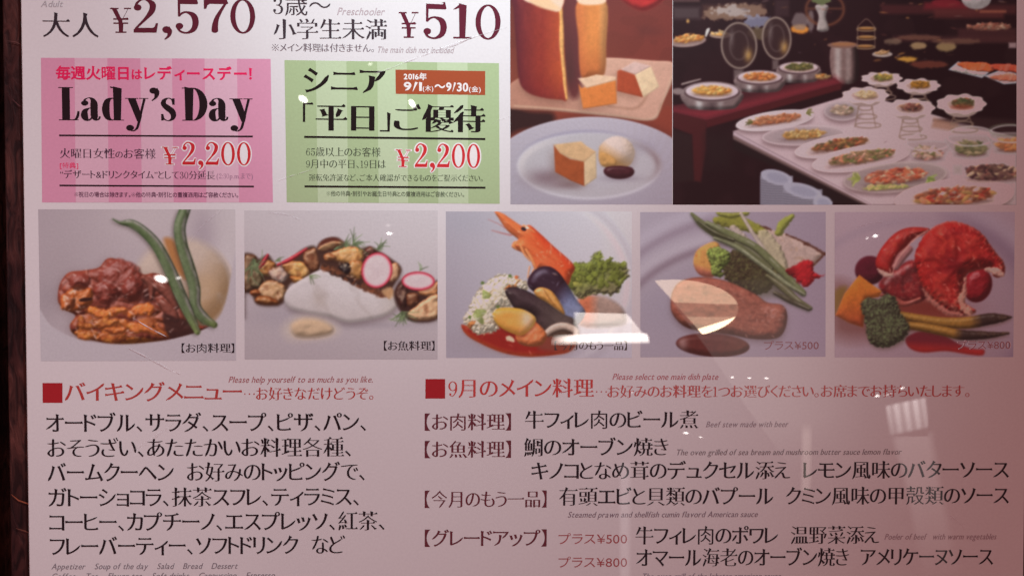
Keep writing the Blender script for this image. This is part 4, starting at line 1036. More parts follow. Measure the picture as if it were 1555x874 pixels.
def photo_seafood():
    p = Pic((25, 38, 1012, 815), 284, 225, (170, 160, 178), 80)
    p.grade(ramp(p.X, 60, 900), (156, 142, 154), (184, 173, 180)); p.mix(ramp(p.Y, 520, 815)*.5, (160, 148, 164)); p.mix(np.exp(-((p.X-130)/160)**2 - ((p.Y-90)/90)**2)*.5, (150, 140, 152))
    p.mix(np.exp(-((p.X-420)/360)**2 - ((p.Y-740)/90)**2)*.45, (134, 116, 124)); rm = p.ell(430, 420, 560, 470); p.mix(np.exp(-(rm/22)**2)*.35*ramp(p.X, 500, 900), (206, 194, 198)); p.mix(np.exp(-((rm+34)/20)**2)*.3*ramp(p.X, 500, 900), (150, 136, 144))
    sc = p.poly([(106, 640), (150, 640), (300, 600), (600, 640), (720, 700), (690, 776), (600, 800), (450, 808), (320, 786), (200, 735), (130, 690)])
    p.shade(sc, 0, 8, 10, .3, (130, 80, 70)); n = p.noise(40)
    p.body(sc, (136, 30, 24), 'red_sauce', 24, 2, None, .8, mott=.02, spec=.12, tint=[(ramp(sc, 30, 3)*.85, (180, 72, 38)), (ramp(n, .5, .75)*.4, (122, 24, 22))])
    # greens and vegetables behind
    p.body(p.poly([(730, 500), (840, 484), (930, 520), (975, 575), (960, 640), (740, 640)]), (150, 122, 112), 'vegetables', 40, 7, p.noise(30)*8, .7, tint=[(ramp(900-p.X, 60, 120)*.9, (184, 96, 66))])
    par = p.poly([(660, 410), (690, 340), (720, 312), (790, 312), (800, 285), (840, 255), (852, 300), (880, 318), (900, 305), (975, 322), (990, 390), (940, 400), (950, 450), (900, 480), (820, 470), (740, 495), (690, 450)])
    f1, gap, idd = p.cells(42, (1, .75), .5); n = p.noise(26, 3)
    p.mix(p.cov(par + (p.noise(18)-.5)*34, 3)*.92, (92, 92, 50), 'parsley')
    p.body(par + (p.noise(14)-.5)*44, (106, 110, 52), 'parsley', 30, 2, 20*(1-f1)+10*n, .42, a=.9, tint=[(ramp(gap, .16, .02)*.6, (62, 76, 44)), (ramp(idd, .6, .8)*.5, (140, 140, 76)), (ramp(p.Y, 400, 480)*.5, (128, 108, 88)), (ramp(p.X + p.Y, 1180, 1330)*.5, (132, 112, 92)), (np.exp(-((p.X-705)/44)**2-((p.Y-400)/40)**2), (158, 148, 68))])
    r = np.random.default_rng(3)
    lf_ = p.noise(13, 2)
    for i in range(60):
        x, y = 690 + 280*r.random(), 300 + 130*r.random(); a = r.random()*3
        if p.poly([(680, 420), (690, 330), (790, 300), (840, 262), (900, 300), (985, 330), (985, 400), (820, 460)])[int(np.clip((y-38)/777*224, 0, 224)), int(np.clip((x-25)/987*283, 0, 283))] < -8: continue
        p.body(p.ell(x, y, 22, 14, a) + (lf_-.5)*26, np.array((108, 112, 48))*(.66+.5*r.random()), 'parsley', 10, 2, None, .6, a=.85)
    p.sprig(835, 290, -1.2, 40, 6, (108, 112, 52), 'parsley', 12)
    # prawn
    pr = p.poly([(284, 36), (330, 50), (372, 78), (436, 118), (470, 110), (520, 150), (600, 225), (704, 322), (690, 380), (668, 430), (600, 400), (540, 350), (500, 350), (476, 300), (440, 262), (378, 230), (384, 200), (408, 186), (352, 140), (312, 84)])
    st = p.noise(20, 3, (4, 1), .75)
    for pts in ([(372, 164, 9), (320, 152, 7), (268, 138, 4)], [(340, 126, 6), (300, 102, 4), (250, 80, 3)]): p.put(p.tube(pts)[0], (160, 92, 92), 'prawn', 1.3, .8)
    p.body(pr, (196, 70, 36), 'prawn', 46, 1.8, st*22, .62, spec=.2, pw=14, scol=(230, 160, 120), mott=.05, tint=[(ramp(st, .5, .72)*.4, (206, 96, 56)), (ramp(p.X*.7 - p.Y*.72, 215, 285)*.75, (184, 44, 28)), (ramp(p.X*.7 - p.Y*.72, 285, 312)*.6, (150, 40, 36)), (ramp(520-p.X + .3*p.Y, 40, 150)*.6, (206, 114, 68)), (np.exp(-((p.X-560)/60)**2-((p.Y-310)/60)**2)*.45, (208, 112, 74))])
    for pts in ([(420, 215, 12), (440, 260, 14), (470, 300, 6)], [(400, 200, 10), (384, 220, 12), (400, 240, 5)], [(450, 240, 12), (480, 290, 16), (505, 345, 8)], [(470, 330, 8), (464, 360, 7), (458, 392, 4)], [(490, 345, 8), (480, 370, 6), (462, 385, 4)], [(436, 112, 10), (460, 125, 14), (500, 150, 4)]):
        p.body(p.tube(pts)[0], (222, 136, 86), 'prawn', 6, 1.4, None, .6, a=.85)
    p.put(p.ell(438, 131, 15, 10, .4), (38, 28, 34), 'prawn', 1.5); p.put(p.ell(456, 124, 9, 6, .4), (216, 196, 190), None, 1.5)
    # rice
    ri = p.poly([(122, 605), (180, 490), (215, 440), (270, 395), (330, 375), (410, 390), (460, 430), (440, 460), (380, 460), (375, 540), (300, 560), (300, 660), (200, 690), (140, 650)])
    p.mix(p.cov(ri + (p.noise(16)-.5)*36, 3), (158, 138, 116), 'rice')
    f1, gap, idd = p.cells(34, (1.4, .9), .6); h1, g2, i2 = p.cells(24, (1.4, .8), -.7)
    p.body(ri + (p.noise(12)-.5)*40, (214, 196, 176), 'rice', 60, 2, 20*(1-f1)+8*(1-h1)+14*p.noise(40), .6, tint=[(ramp(gap, .2, .02)*.5, (146, 118, 92)), (ramp(idd, .9, .93)*.8, (120, 130, 66)), (ramp(i2, .95, .97)*.9, (196, 104, 50)), (ramp(i2, .3, .1)*.35, (204, 188, 170))])
    for x, y in ((218, 418), (365, 380), (398, 388), (150, 600), (300, 545)): p.put(p.ell(x, y, 10, 9) + (p.noise(8)-.5)*8, (86, 100, 52) if x != 398 else (186, 90, 50), 'rice', 1.5)
    # mussels
    p.one(); up = p.poly([(458, 425), (474, 372), (520, 335), (575, 330), (625, 362), (670, 425), (715, 500), (765, 572), (720, 640), (660, 620), (600, 520), (500, 470)])
    st = p.noise(22, 3, (5, 1), .9)
    p.body(up, (42, 24, 36), 'mussel_shell', 50, 1.6, st*8, .55, spec=.5, pw=18, scol=(170, 160, 180), tint=[(ramp(p.X*.62 + p.Y*.5, 606, 680), (104, 108, 142)), (ramp(p.X*.62 + p.Y*.5, 660, 760)*.7, (130, 132, 152))])
    p.one(); lo = p.poly([(338, 462), (366, 440), (430, 448), (540, 505), (640, 578), (705, 610), (722, 670), (650, 700), (560, 700), (510, 640), (490, 590), (400, 560), (364, 512)])
    p.shade(lo, 6, 10, 8, .5, (60, 24, 20))
    p.body(lo, (54, 38, 42), 'mussel_shell', 60, 1.6, st*10, .5, spec=.3, pw=14, scol=(150, 130, 130), tint=[(ramp(lo, 12, 3)*.7, (30, 24, 30)), (ramp(p.X, 470, 620)*.6, (88, 74, 66))])
    p.body(p.poly([(492, 465), (510, 444), (545, 442), (590, 464), (636, 530), (656, 585), (610, 556), (560, 520), (515, 495)]), (196, 132, 66), 'mussel_meat', 24, 1.8, p.noise(20)*8, .55, spec=.4, pw=12)
    p.one(False); p.put(p.tube([(545, 452, 6), (575, 500, 8), (610, 545, 4)])[0], (130, 78, 36), None, 2, .7)
    p.body(p.tube([(540, 700, 26), (590, 660, 36), (650, 645, 36), (710, 670, 36), (720, 720, 24)])[0], (190, 162, 148), 'squid_ring', 16, 2, None, .7, spec=.3)
    p.put(p.poly([(560, 700), (640, 668), (700, 690), (700, 770), (520, 770)]), (110, 76, 60), None, 8, .55)
    p.body(p.poly([(395, 690), (440, 640), (500, 625), (560, 690), (535, 745), (470, 756), (410, 736)]), (200, 106, 62), 'prawn_tail', 34, 2, p.noise(30, 2)*20, .55, spec=.4, pw=12)
    ye = p.poly([(272, 592), (292, 558), (340, 548), (430, 556), (497, 596), (492, 640), (440, 690), (390, 690), (310, 650)])
    p.shade(ye, 4, 12, 8, .5, (80, 34, 20))
    p.body(ye, (204, 140, 66), 'scallop', 36, 1.8, p.noise(40, 2)*8, .75, spec=.15, pw=14, mott=.02, tint=[(ramp(ye, 16, 2)*.6, (196, 146, 42)), (np.exp(-((p.X-455)/34)**2-((p.Y-610)/50)**2)*.9, (206, 170, 146)), (ramp(p.Y, 640, 700)*.5, (196, 112, 54))])
    p.glints(pr, 40, (244, 196, 166), .5, 5, .8); p.glints(sc, 16, (220, 130, 110), .5, 5); p.glints(up, 14, (150, 140, 160), .5, 5, .8); p.glints(ri, 60, (226, 214, 200), .6, 6)
    p.put(p.ell(365, 714, 26, 14, .4) + (p.noise(10)-.5)*10, (212, 190, 164), 'rice', 2, .9)
    p.finish()
    return p, 'photo of a red prawn with mussels, rice and parsley', (192, 174, 180), (180, 162, 166), [(677, 321), (959.5, 321.3), (959.4, 543), (677.6, 543)]

def photo_steak():
    p = Pic((25, 42, 1010, 808), 284, 221, (148, 128, 138), 120)
    p.grade(ramp(p.X, 100, 1000), (148, 130, 140), (138, 114, 124)); p.mix(np.exp(-((p.X-900)/170)**2 - ((p.Y-700)/160)**2)*.35, (132, 104, 122))
    for cx, cy, rx, ry, w, col, am in ((720, 640, 960, 650, 40, (164, 146, 156), .7), (720, 640, 905, 590, 22, (126, 104, 116), .6), (720, 650, 850, 505, 46, (166, 148, 156), .8), (720, 655, 800, 462, 24, (112, 88, 98), .75), (720, 665, 770, 440, 30, (152, 134, 142), .5)):
        sd = p.ell(cx, cy, rx, ry); p.mix(np.exp(-(sd/w)**2)*am*ramp(620-p.X, 0, 260), col)
    p.mix(np.exp(-((p.X-150)/160)**2 - ((p.Y-560)/130)**2)*.5, (140, 124, 136))
    bread = p.poly([(600, 120), (690, 128), (800, 158), (900, 200), (1006, 262), (960, 320), (930, 345), (800, 380), (700, 290)], False)
    p.body(bread, (166, 134, 124), 'flatbread', 40, 2, p.noise(30)*8, .72, tint=[(ramp(p.noise(26), .6, .75)*.35, (150, 112, 84))])
    for pts in ([(660, 118, 12), (700, 128, 16), (720, 138, 6)], [(800, 162, 10), (900, 204, 12), (1004, 264, 16)], [(1004, 264, 14), (970, 300, 10), (930, 335, 6)], [(900, 210, 16), (915, 218, 10)]): p.put(p.tube(pts)[0] + (p.noise(12)-.5)*8, (74, 38, 28), 'flatbread', 2, .85)
    for pts, c in (([(430, 90, 40), (520, 95, 70), (620, 120, 60), (690, 160, 40)], (118, 110, 40)), ([(440, 50, 20), (500, 60, 30), (590, 50, 24)], (124, 116, 52)), ([(760, 150, 40), (790, 100, 50), (830, 70, 26)], (128, 124, 50)), ([(680, 170, 70), (740, 260, 90), (790, 360, 60)], (158, 138, 112)), ([(520, 130, 40), (600, 220, 60), (680, 300, 50)], (160, 136, 126)), ([(700, 300, 30), (750, 340, 50), (800, 370, 30)], (140, 118, 62))):
        sd, t, sv = p.tube(pts); p.body(sd + (p.noise(20)-.5)*16, c, 'salad_leaves', 24, 2.5, p.noise(18, 3, (3, 1), .9)*12, .6, a=.92)
    p.body(p.tube([(560, 50, 18), (620, 150, 20), (680, 240, 22), (720, 320, 14)])[0], (170, 146, 134), 'salad_leaves', 10, 1.5, None, .6)
    p.body(p.poly([(308, 290), (335, 236), (420, 198), (450, 240), (430, 360), (400, 388), (345, 376), (315, 340)]), (186, 126, 70), 'potato', 36, 2, p.noise(20)*6, .66, tint=[(ramp(p.Y - .3*p.X, 215, 250)*.8, (168, 86, 76)), (ramp(p.noise(14), .66, .75)*.5, (150, 84, 44))])
    broccoli(p, p.poly([(460, 290), (540, 240), (640, 260), (720, 350), (730, 430), (660, 480), (560, 460), (480, 400)]), (66, 54, 36), 'broccoli', 17, (44, 32, 24))
    broccoli(p, p.poly([(378, 250), (430, 222), (490, 250), (500, 300), (460, 350), (470, 385), (410, 375), (400, 320)]), (108, 112, 56), 'broccoli', 17, (70, 70, 36))
    p.mix(p.cov(p.poly([(620, 380), (740, 380), (830, 460), (720, 490), (640, 480)]), 14)*.6, (70, 62, 44))
    for pts, c in (([(298, 50, 14), (360, 110, 40), (470, 180, 44), (600, 240, 40), (720, 340, 30)], (94, 90, 60)), ([(380, 100, 24), (500, 160, 40), (640, 230, 40), (760, 340, 40), (890, 470, 34)], (98, 96, 64)), ([(420, 180, 16), (540, 230, 26), (680, 330, 24), (800, 420, 26), (900, 480, 14)], (116, 112, 84)),
                   ([(700, 380, 20), (780, 440, 40), (860, 510, 34), (930, 552, 22)], (88, 80, 54)), ([(740, 470, 20), (820, 510, 30), (920, 556, 20)], (66, 56, 40)), ([(330, 90, 10), (420, 150, 24), (520, 190, 20)], (70, 66, 44))):
        p.one(); sd, t, sv = p.tube(pts); p.shade(sd, -4, 8, 6, .4, (44, 40, 28))
        p.body(sd, c, 'chive', 16, 1.5, None, .55, tint=[(np.exp(-((sv+.3)/.25)**2)*.55*ramp(p.noise(60), .35, .6), (160, 146, 132))])
    p.one(False); fl = p.poly([(800, 352), (850, 325), (900, 300), (945, 310), (950, 365), (1005, 380), (950, 398), (905, 440), (850, 400)])
    p.body(fl + (p.noise(16)-.5)*24, (152, 28, 32), 'red_garnish', 26, 2.5, p.noise(20)*14, .6, tint=[(ramp(890-p.X, 30, 70)*.8, (92, 24, 24))])
    sd = p.ell(410, 745, 196, 62, .06); n = p.noise(40)
    p.body(sd, (84, 36, 32), 'brown_sauce', 40, 2, None, .7, spec=.12, tint=[(ramp(p.X, 400, 560)*.4, (104, 66, 50))]); p.mix(np.exp(-((p.X-250)/26)**2-((p.Y-735)/34)**2)*.55*(sd > 4), (176, 140, 136))
    stk = p.poly([(186, 520), (200, 452), (245, 405), (340, 386), (450, 398), (540, 428), (640, 478), (700, 520), (780, 534), (806, 585), (795, 660), (760, 705), (690, 716), (600, 710), (500, 690), (330, 668), (250, 640), (196, 580)])
    p.shade(stk, 0, 16, 16, .4, (70, 44, 44)); f1, gap, idd = p.cells(30, (1.8, .8), .4); nn = p.noise(26, 4, (2, 1), .5)
    p.body(stk, (134, 70, 56), 'beef_steak', 44, 2, 24*nn + 6*(1-f1), .55, spec=.2, pw=12, scol=(200, 140, 124), tint=[(ramp(nn, .5, .7)*.5, (150, 84, 68)), (ramp(p.noise(34), .58, .72)*.6, (98, 44, 34)), (ramp(p.Y + .3*p.X, 560, 720)*.3, (112, 58, 42)), (ramp(stk, 10, 0)*.4, (80, 44, 34))])
    p.glints(stk, 70, (190, 136, 122), .5, 5)
    r = np.random.default_rng(8)
    for i in range(26):
        x, y = 670 + 120*r.random(), 540 + 80*r.random(); p.put(p.ell(x, y, 5+5*r.random(), 4), (176, 120, 110), None, 3, .5)
    p.finish()
    return p, 'photo of a beef steak with broccoli and green stalks', (178, 156, 158), (166, 138, 138), [(972.2, 322), (1253.9, 321.7), (1253.5, 541.2), (972.5, 542)]

def photo_lobster():
    p = Pic((44, 42, 1000, 810), 274, 221, (148, 124, 136), 160)
    p.grade(ramp(p.X + .3*p.Y, 200, 1150), (150, 118, 126), (126, 96, 106))
    for rx, ry, w, col, am in ((620, 500, 60, (96, 70, 88), .6), (700, 560, 50, (138, 112, 124), .5)):
        sd = p.ell(480, 560, rx, ry); p.mix(np.exp(-(sd/w)**2)*am*ramp(p.X, 560, 800), col)
    sd = p.ell(480, 560, 640, 470); p.mix(np.exp(-(sd/26)**2)*.35*ramp(700-p.X, 0, 300), (130, 104, 116))
    p.mix(p.cov(p.poly([(40, 440), (120, 430), (300, 560), (260, 700), (40, 690)]), 30)*.8, (104, 58, 54)); p.put(p.poly([(44, 460), (110, 440), (60, 560), (44, 570)]), (112, 78, 34), None, 8, .8)
    p.mix(p.cov(p.poly([(330, 500), (520, 480), (760, 590), (700, 640), (420, 640)]), 24)*.9, (104, 40, 30)); p.mix(np.exp(-((p.X-560)/190)**2-((p.Y-545)/40)**2)*.5, (96, 30, 26))
    sa = p.poly([(422, 720), (450, 690), (520, 672), (620, 690), (700, 735), (780, 765), (842, 770), (835, 800), (760, 796), (640, 778), (520, 785), (450, 765)])
    p.body(sa, (92, 24, 32), 'red_sauce', 20, 3, None, .85, mott=.02, tint=[(ramp(p.Y - .06*p.X, 690, 736)*.85, (144, 32, 28))])
    st = p.noise(30, 4, (2, 1), 1.0); tx = p.noise(16, 3)
    p.body(p.ell(232, 350, 80, 76), (72, 18, 28), 'lobster', 50, 3, tx*10, .55)
    p.body(p.poly([(280, 420), (380, 330), (470, 300), (520, 400), (530, 500), (430, 530), (330, 500)]), (110, 26, 28), 'lobster', 50, 4, st*30, .5, spec=.3, tint=[(ramp(tx, .55, .7)*.6, (140, 60, 54)), (ramp(p.noise(44), .5, .65)*.6, (70, 24, 26))])
    p.body(p.tube([(290, 480, 16), (360, 505, 34), (420, 528, 30), (500, 500, 18)])[0], (132, 58, 50), 'lobster', 14, 2, tx*8, .6, spec=.3)
    lf = p.poly([(262, 300), (290, 236), (360, 158), (440, 124), (545, 130), (520, 160), (460, 190), (410, 250), (370, 310), (346, 378), (300, 366), (270, 340)])
    p.body(lf, (138, 28, 26), 'lobster', 50, 1.8, p.blur(st*24, 6), .55, spec=.25, pw=12, scol=(190, 120, 108), tint=[(ramp(tx, .6, .75)*.4, (160, 58, 40)), (ramp(p.Y-p.X*.2, 120, 60)*.4, (120, 34, 30))])
    p.body(p.tube([(275, 345, 14), (305, 368, 26), (345, 376, 16)])[0] + (tx-.5)*10, (172, 122, 112), 'lobster', 8, 2, None, .7)
    p.body(p.tube([(370, 330, 40), (400, 280, 50), (440, 240, 40)])[0], (140, 84, 84), 'lobster', 18, 3, st*12, .6)
    p.put(p.tube([(350, 372, 5), (372, 306, 8), (415, 245, 9), (465, 188, 9), (540, 138, 6)])[0] + (tx-.5)*6, (178, 116, 108), None, 2, .9)
    p.body(p.ell(806, 430, 76, 92, .3), (112, 18, 24), 'lobster', 50, 2.5, tx*12, .5, spec=.3)
    mn = p.poly([(470, 280), (500, 196), (560, 130), (650, 92), (745, 108), (830, 158), (885, 235), (942, 308), (948, 372), (895, 388), (862, 345), (770, 362), (735, 400), (742, 520), (800, 562), (750, 592), (650, 580), (575, 520), (515, 445), (485, 360)])
    rad = np.arctan2(p.Y-330, p.X-690); rib = np.cos(rad*6 + 9*p.noise(110))
    p.body(mn + (tx-.5)*10, (138, 26, 24), 'lobster', 80, 1.8, p.blur(st*34 + rib*8, 9) + tx*5, .5, spec=.25, pw=12, scol=(200, 110, 96), tint=[(ramp(st, .54, .70)*.55, (160, 46, 34)), (ramp(p.noise(50, 2), .5, .7)*.7, (112, 14, 18)), (ramp(rib, .5, 1)*.3, (164, 58, 46)), (np.exp(-((p.X-680)/60)**2-((p.Y-320)/50)**2)*.6, (84, 8, 16)), (ramp(p.Y, 430, 590)*ramp(tx, .3, .6)*.75, (170, 96, 78)), (ramp(mn, 14, 2)*ramp(p.X, 480, 560)*.4, (176, 104, 88))])
    p.body(p.tube([(850, 345, 20), (900, 355, 40), (935, 372, 24)])[0] + (tx-.5)*14, (170, 116, 106), 'lobster', 12, 2, tx*8, .7)
    p.body(p.tube([(740, 400, 14), (735, 460, 22), (720, 520, 40), (760, 575, 40)])[0] + (tx-.5)*22, (172, 112, 98), 'lobster', 16, 2.5, tx*10, .7, a=.9)
    p.body(p.tube([(515, 450, 14), (560, 510, 26), (640, 570, 30), (720, 585, 20)])[0] + (tx-.5)*18, (160, 92, 82), 'lobster', 14, 2.5, tx*10, .68, a=.8)
    p.glints(mn, 90, (214, 128, 112), .55, 6, .9); p.glints(lf, 24, (214, 140, 128), .55, 6, -.8)
    for pts, w in (([(400, 590, 44), (520, 612, 50), (640, 628, 56), (760, 628, 62), (860, 610, 62), (930, 604, 44), (990, 598, 8)], 0), ([(420, 640, 40), (520, 652, 46), (640, 676, 50), (720, 692, 52), (850, 694, 40), (972, 684, 12)], 1)):
        p.one(); sd, t, sv = p.tube(pts); n2 = p.noise(16, 3)
        p.shade(sd, 0, 10, 8, .4, (60, 34, 24))
        p.body(sd + (n2-.5)*6*ramp(t, .5, .8), (124, 80, 34), 'asparagus', 24, 1.7, n2*6 + ramp(t, .7, .8)*8*p.cells(16)[0], .55, spec=.2, tint=[(ramp(t, .5, .62), (44, 28, 24)), (ramp(t, .72, .85)*ramp(n2, .4, .6)*.6, (78, 54, 40)), (np.exp(-((sv+.3)/.3)**2)*ramp(.55-t, 0, .2)*.5, (146, 102, 48))])
    p.one(False); pk_ = p.poly([(175, 374), (250, 430), (296, 462), (280, 492), (214, 500), (196, 652), (120, 628), (48, 588), (96, 474)], False)
    p.body(pk_, (172, 88, 34), 'pumpkin', 30, 2, p.noise(20, 3, (3, 1), .6)*6, .68, tint=[(ramp(p.Y + .2*p.X, 500, 660)*.7, (134, 48, 32)), (ramp(pk_, 8, 1)*.4, (178, 104, 48))])
    b = p.poly([(184, 530), (214, 496), (270, 500), (320, 478), (368, 500), (390, 560), (420, 610), (442, 655), (420, 705), (370, 740), (300, 758), (240, 740), (214, 680), (204, 600)])
    p.shade(b, 6, 10, 12, .5, (60, 40, 26)); broccoli(p, b, (70, 66, 48), 'broccoli', 15, (40, 32, 26))
    p.finish()
    return p, 'photo of red lobster with broccoli, pumpkin and asparagus', (164, 134, 136), (142, 106, 108), [(1267.6, 321.9), (1541, 321.6), (1538.6, 541.7), (1267.4, 542.2)]

def photo_cake():
    p = Pic((14, -30, 686, 848), 247, 322, (104, 54, 38), 200)
    p.grade(ramp(p.Y, 0, 480), (104, 44, 40), (136, 66, 50)); p.mix(ramp(p.X, 400, 520)*.6*ramp(300-p.Y, 0, 60), (112, 46, 40)); p.mix((p.noise(90, 2)>.55)*.12, (70, 34, 28))
    p.mix(np.exp(-((p.X-590)/60)**2-((p.Y-130)/24)**2)*.3, (70, 36, 36))
    p.body(p.poly([(470, -40), (650, -40), (640, 8), (562, 46), (480, 4)]), (172, 40, 40), 'red_ornament', 26, 4, None, .6)
    tr = p.poly([(-20, 400), (40, 330), (250, 250), (420, 240), (600, 252), (690, 262), (690, 330), (640, 440), (605, 500), (440, 486), (200, 462), (-20, 448)])
    p.put(p.poly([(-10, 440), (200, 455), (440, 488), (600, 500), (660, 440), (690, 470), (690, 560), (-10, 580)]), (134, 58, 44), None, 4); p.put(p.poly([(-10, 448), (100, 462), (190, 470), (180, 520), (60, 540), (-10, 560)]), (46, 24, 24), None, 10)
    p.body(tr, (198, 148, 130), 'wooden_tray', 10, 2, p.noise(60, 3, (4, 1), .1)*8, .8, mott=.03, tint=[(ramp(p.Y, 250, 470)*.3, (202, 150, 132)), (ramp(p.X, 420, 180)*.55, (156, 96, 80))])
    p.put(p.tube([(30, 440, 5), (200, 452, 6), (440, 478, 7), (600, 492, 7), (650, 410, 6), (684, 316, 5)])[0], (206, 166, 142), None, 3, .8)
    p.put(p.tube([(420, 440, 4), (520, 452, 6), (560, 430, 8), (590, 380, 5)])[0], (140, 96, 76), None, 5, .6)
    p.put(p.poly([(225, 0), (300, 0), (310, 360), (250, 372)]), (98, 44, 46), None, 10); p.mix(np.exp(-((p.X-262)/30)**2)*ramp(p.Y, 60, 300)*ramp(380-p.Y, 0, 60)*.5, (60, 40, 40))
    w = p.noise(26, 3, (1, 3)); bl = np.cos((p.Y + 30*w)/24)
    p.one(); t2 = p.poly([(292, 10), (410, 6), (412, 180), (404, 308), (350, 326), (306, 312), (296, 160)])
    p.body(t2, (204, 120, 64), 'baumkuchen', 40, 3, bl*2 + w*8, .75, mott=.04, tint=[(ramp(p.X, 375, 395)*.7, (218, 146, 90)), (ramp(p.X, 345, 300)*.6, (180, 92, 56)), (ramp(p.Y, 180, 310)*.5, (162, 76, 44))]); p.put(p.poly([(290, -40), (400, -40), (408, 10), (350, 22), (296, 12)]), (222, 182, 158), 'baumkuchen', 3)
    p.one(); t1 = p.poly([(22, -40), (225, -40), (230, 60), (240, 250), (250, 405), (220, 414), (140, 404), (80, 380), (50, 330), (38, 180), (28, 40)])
    p.shade(t1, 8, 10, 20, .4, (60, 30, 24))
    p.body(t1, (136, 46, 37), 'baumkuchen', 30, 3, bl*1.5 + w*7, .9, light=(.1, -.5, .8), mott=.05, tint=[(ramp(p.X, 130, 40)*.8, (84, 28, 42)), (ramp(p.X + p.Y*.02, 150, 225)*.8, (180, 76, 42)), (ramp(w, .55, .75)*.25, (150, 56, 50)), (ramp(p.Y, 300, 410)*.4, (110, 28, 36))])
    p.body(p.tube([(212, 20, 10), (224, 60, 16), (228, 200, 16), (238, 320, 14), (248, 410, 8)])[0] + (w-.5)*6, (222, 156, 94), 'baumkuchen', 8, 2, None, .8)
    p.put(p.poly([(60, -40), (226, -40), (222, 44), (170, 40), (110, 18), (70, 0)]), (220, 184, 164), 'baumkuchen', 3); p.put(p.poly([(60, -40), (140, -40), (190, 10), (222, 40), (170, 40), (110, 18)]), (224, 172, 130), None, 5, .7)
    p.one(False)
    def wedge(top, front, side, ct, cf, cs, nm):
        p.one(); p.shade(p.poly(front, False), -14, 14, 16, .35, (90, 56, 44))
        n = p.noise(22, 3)
        for q, c in ((front, cf), (side, cs), (top, ct)):
            if q: p.body(p.poly(q, False), c, nm, 5, 2, n*8, .85, mott=.04, tint=[(ramp(n, .55, .75)*.25, np.array(c)*.82)])
        p.one(False)
    wedge([(470, 290), (528, 256), (598, 275), (532, 310)], [(458, 296), (474, 288), (534, 312), (566, 405), (456, 378)], [(530, 310), (598, 276), (632, 360), (566, 405)], (206, 166, 158), (164, 68, 42), (222, 186, 152), 'cake_piece')
    wedge([(294, 326), (330, 322), (372, 310), (452, 320), (452, 334), (330, 366)], [(296, 350), (310, 366), (452, 328), (456, 430), (316, 452)], None, (222, 178, 150), (208, 116, 58), None, 'cake_piece')
    pl = p.ell(352, 735, 440, 250)
    p.shade(pl, 0, -8, 16, .35, (50, 26, 26))
    p.body(pl, (178, 164, 176), 'dessert_plate', 10, 2, None, .85, mott=0, tint=[(ramp(p.Y, 500, 860)*.5, (158, 148, 164)), (ramp(p.X, 500, 690)*.3, (156, 144, 154))])
    r = np.hypot((p.X-352)/440, (p.Y-735)/250); p.mix((r < 1)*(r > .7)*(np.sin(np.arctan2(p.Y-735, p.X-352)*60 + r*40) > .3)*.08, (190, 180, 204))
    wl = p.ell(342, 688, 298, 138); p.mix(p.cov(wl, 5), (182, 171, 178)); p.mix(np.exp(-((wl-3)/7)**2)*.8*ramp(p.Y - .3*p.X, 380, 640), (204, 194, 204)); p.mix(np.exp(-((wl+5)/7)**2)*.6*ramp(700-p.Y-.2*p.X, 0, 120), (140, 130, 156)); p.mix(np.exp(-((wl-12)/16)**2)*.75*ramp(p.X, 480, 620)*ramp(770-p.Y, 0, 100), (136, 110, 114)); p.mix(np.exp(-((wl-16)/15)**2)*.8*ramp(260-p.X, 0, 160)*ramp(760-p.Y, 0, 80), (206, 192, 196))
    p.mix(np.exp(-((p.X-300)/180)**2 - ((p.Y-720)/60)**2)*.4, (192, 184, 198)); p.mix(np.exp(-((p.X-165)/85)**2 - ((p.Y-738)/36)**2)*.8, (124, 98, 106)); p.mix(np.exp(-((p.X-250)/70)**2 - ((p.Y-768)/18)**2)*.6, (120, 92, 96)); p.mix(np.exp(-((p.X-560)/60)**2 - ((p.Y-610)/30)**2)*.3, (140, 128, 146))
    wedge([(195, 600), (308, 587), (330, 606), (370, 630), (322, 672), (260, 658), (220, 636)], [(194, 602), (222, 636), (262, 660), (322, 670), (322, 773), (262, 748), (200, 714)], [(320, 670), (370, 630), (372, 738), (322, 773)], (208, 164, 124), (160, 77, 42), (212, 178, 142), 'cake_piece')
    ic = p.ell(455, 636, 76, 70); p.shade(ic, 6, 14, 12, .35, (120, 90, 90))
    p.body(ic + (p.noise(16)-.5)*5, (208, 182, 174), 'ice_cream', 70, 2, p.noise(40, 2)*10, .78, mott=.02, tint=[(ramp(p.Y-.6*p.X, 340, 400)*.85, (192, 138, 82)), (ramp(p.X, 470, 520)*.4, (212, 176, 144))])
    p.body(p.poly([(380, 650), (400, 632), (450, 660), (450, 690), (396, 690)]), (196, 142, 86), 'ice_cream', 20, 3, p.noise(14)*10, .7)
    sa = p.ell(465, 712, 64, 31, .02); p.mix(np.exp(-((p.X-470)/80)**2 - ((p.Y-740)/14)**2)*.4, (110, 90, 104)); p.body(sa - ramp(694-p.Y, 0, 16)*20, (68, 28, 34), 'chocolate_sauce', 26, 2, None, .75, spec=.25)
    p.finish(.95)
    return p, 'photo of baumkuchen slices and ice cream on a plate', (222, 208, 214), (208, 194, 198), [(774.8, -11), (1021.2, -11), (1020.6, 310.4), (775.2, 310.2)]

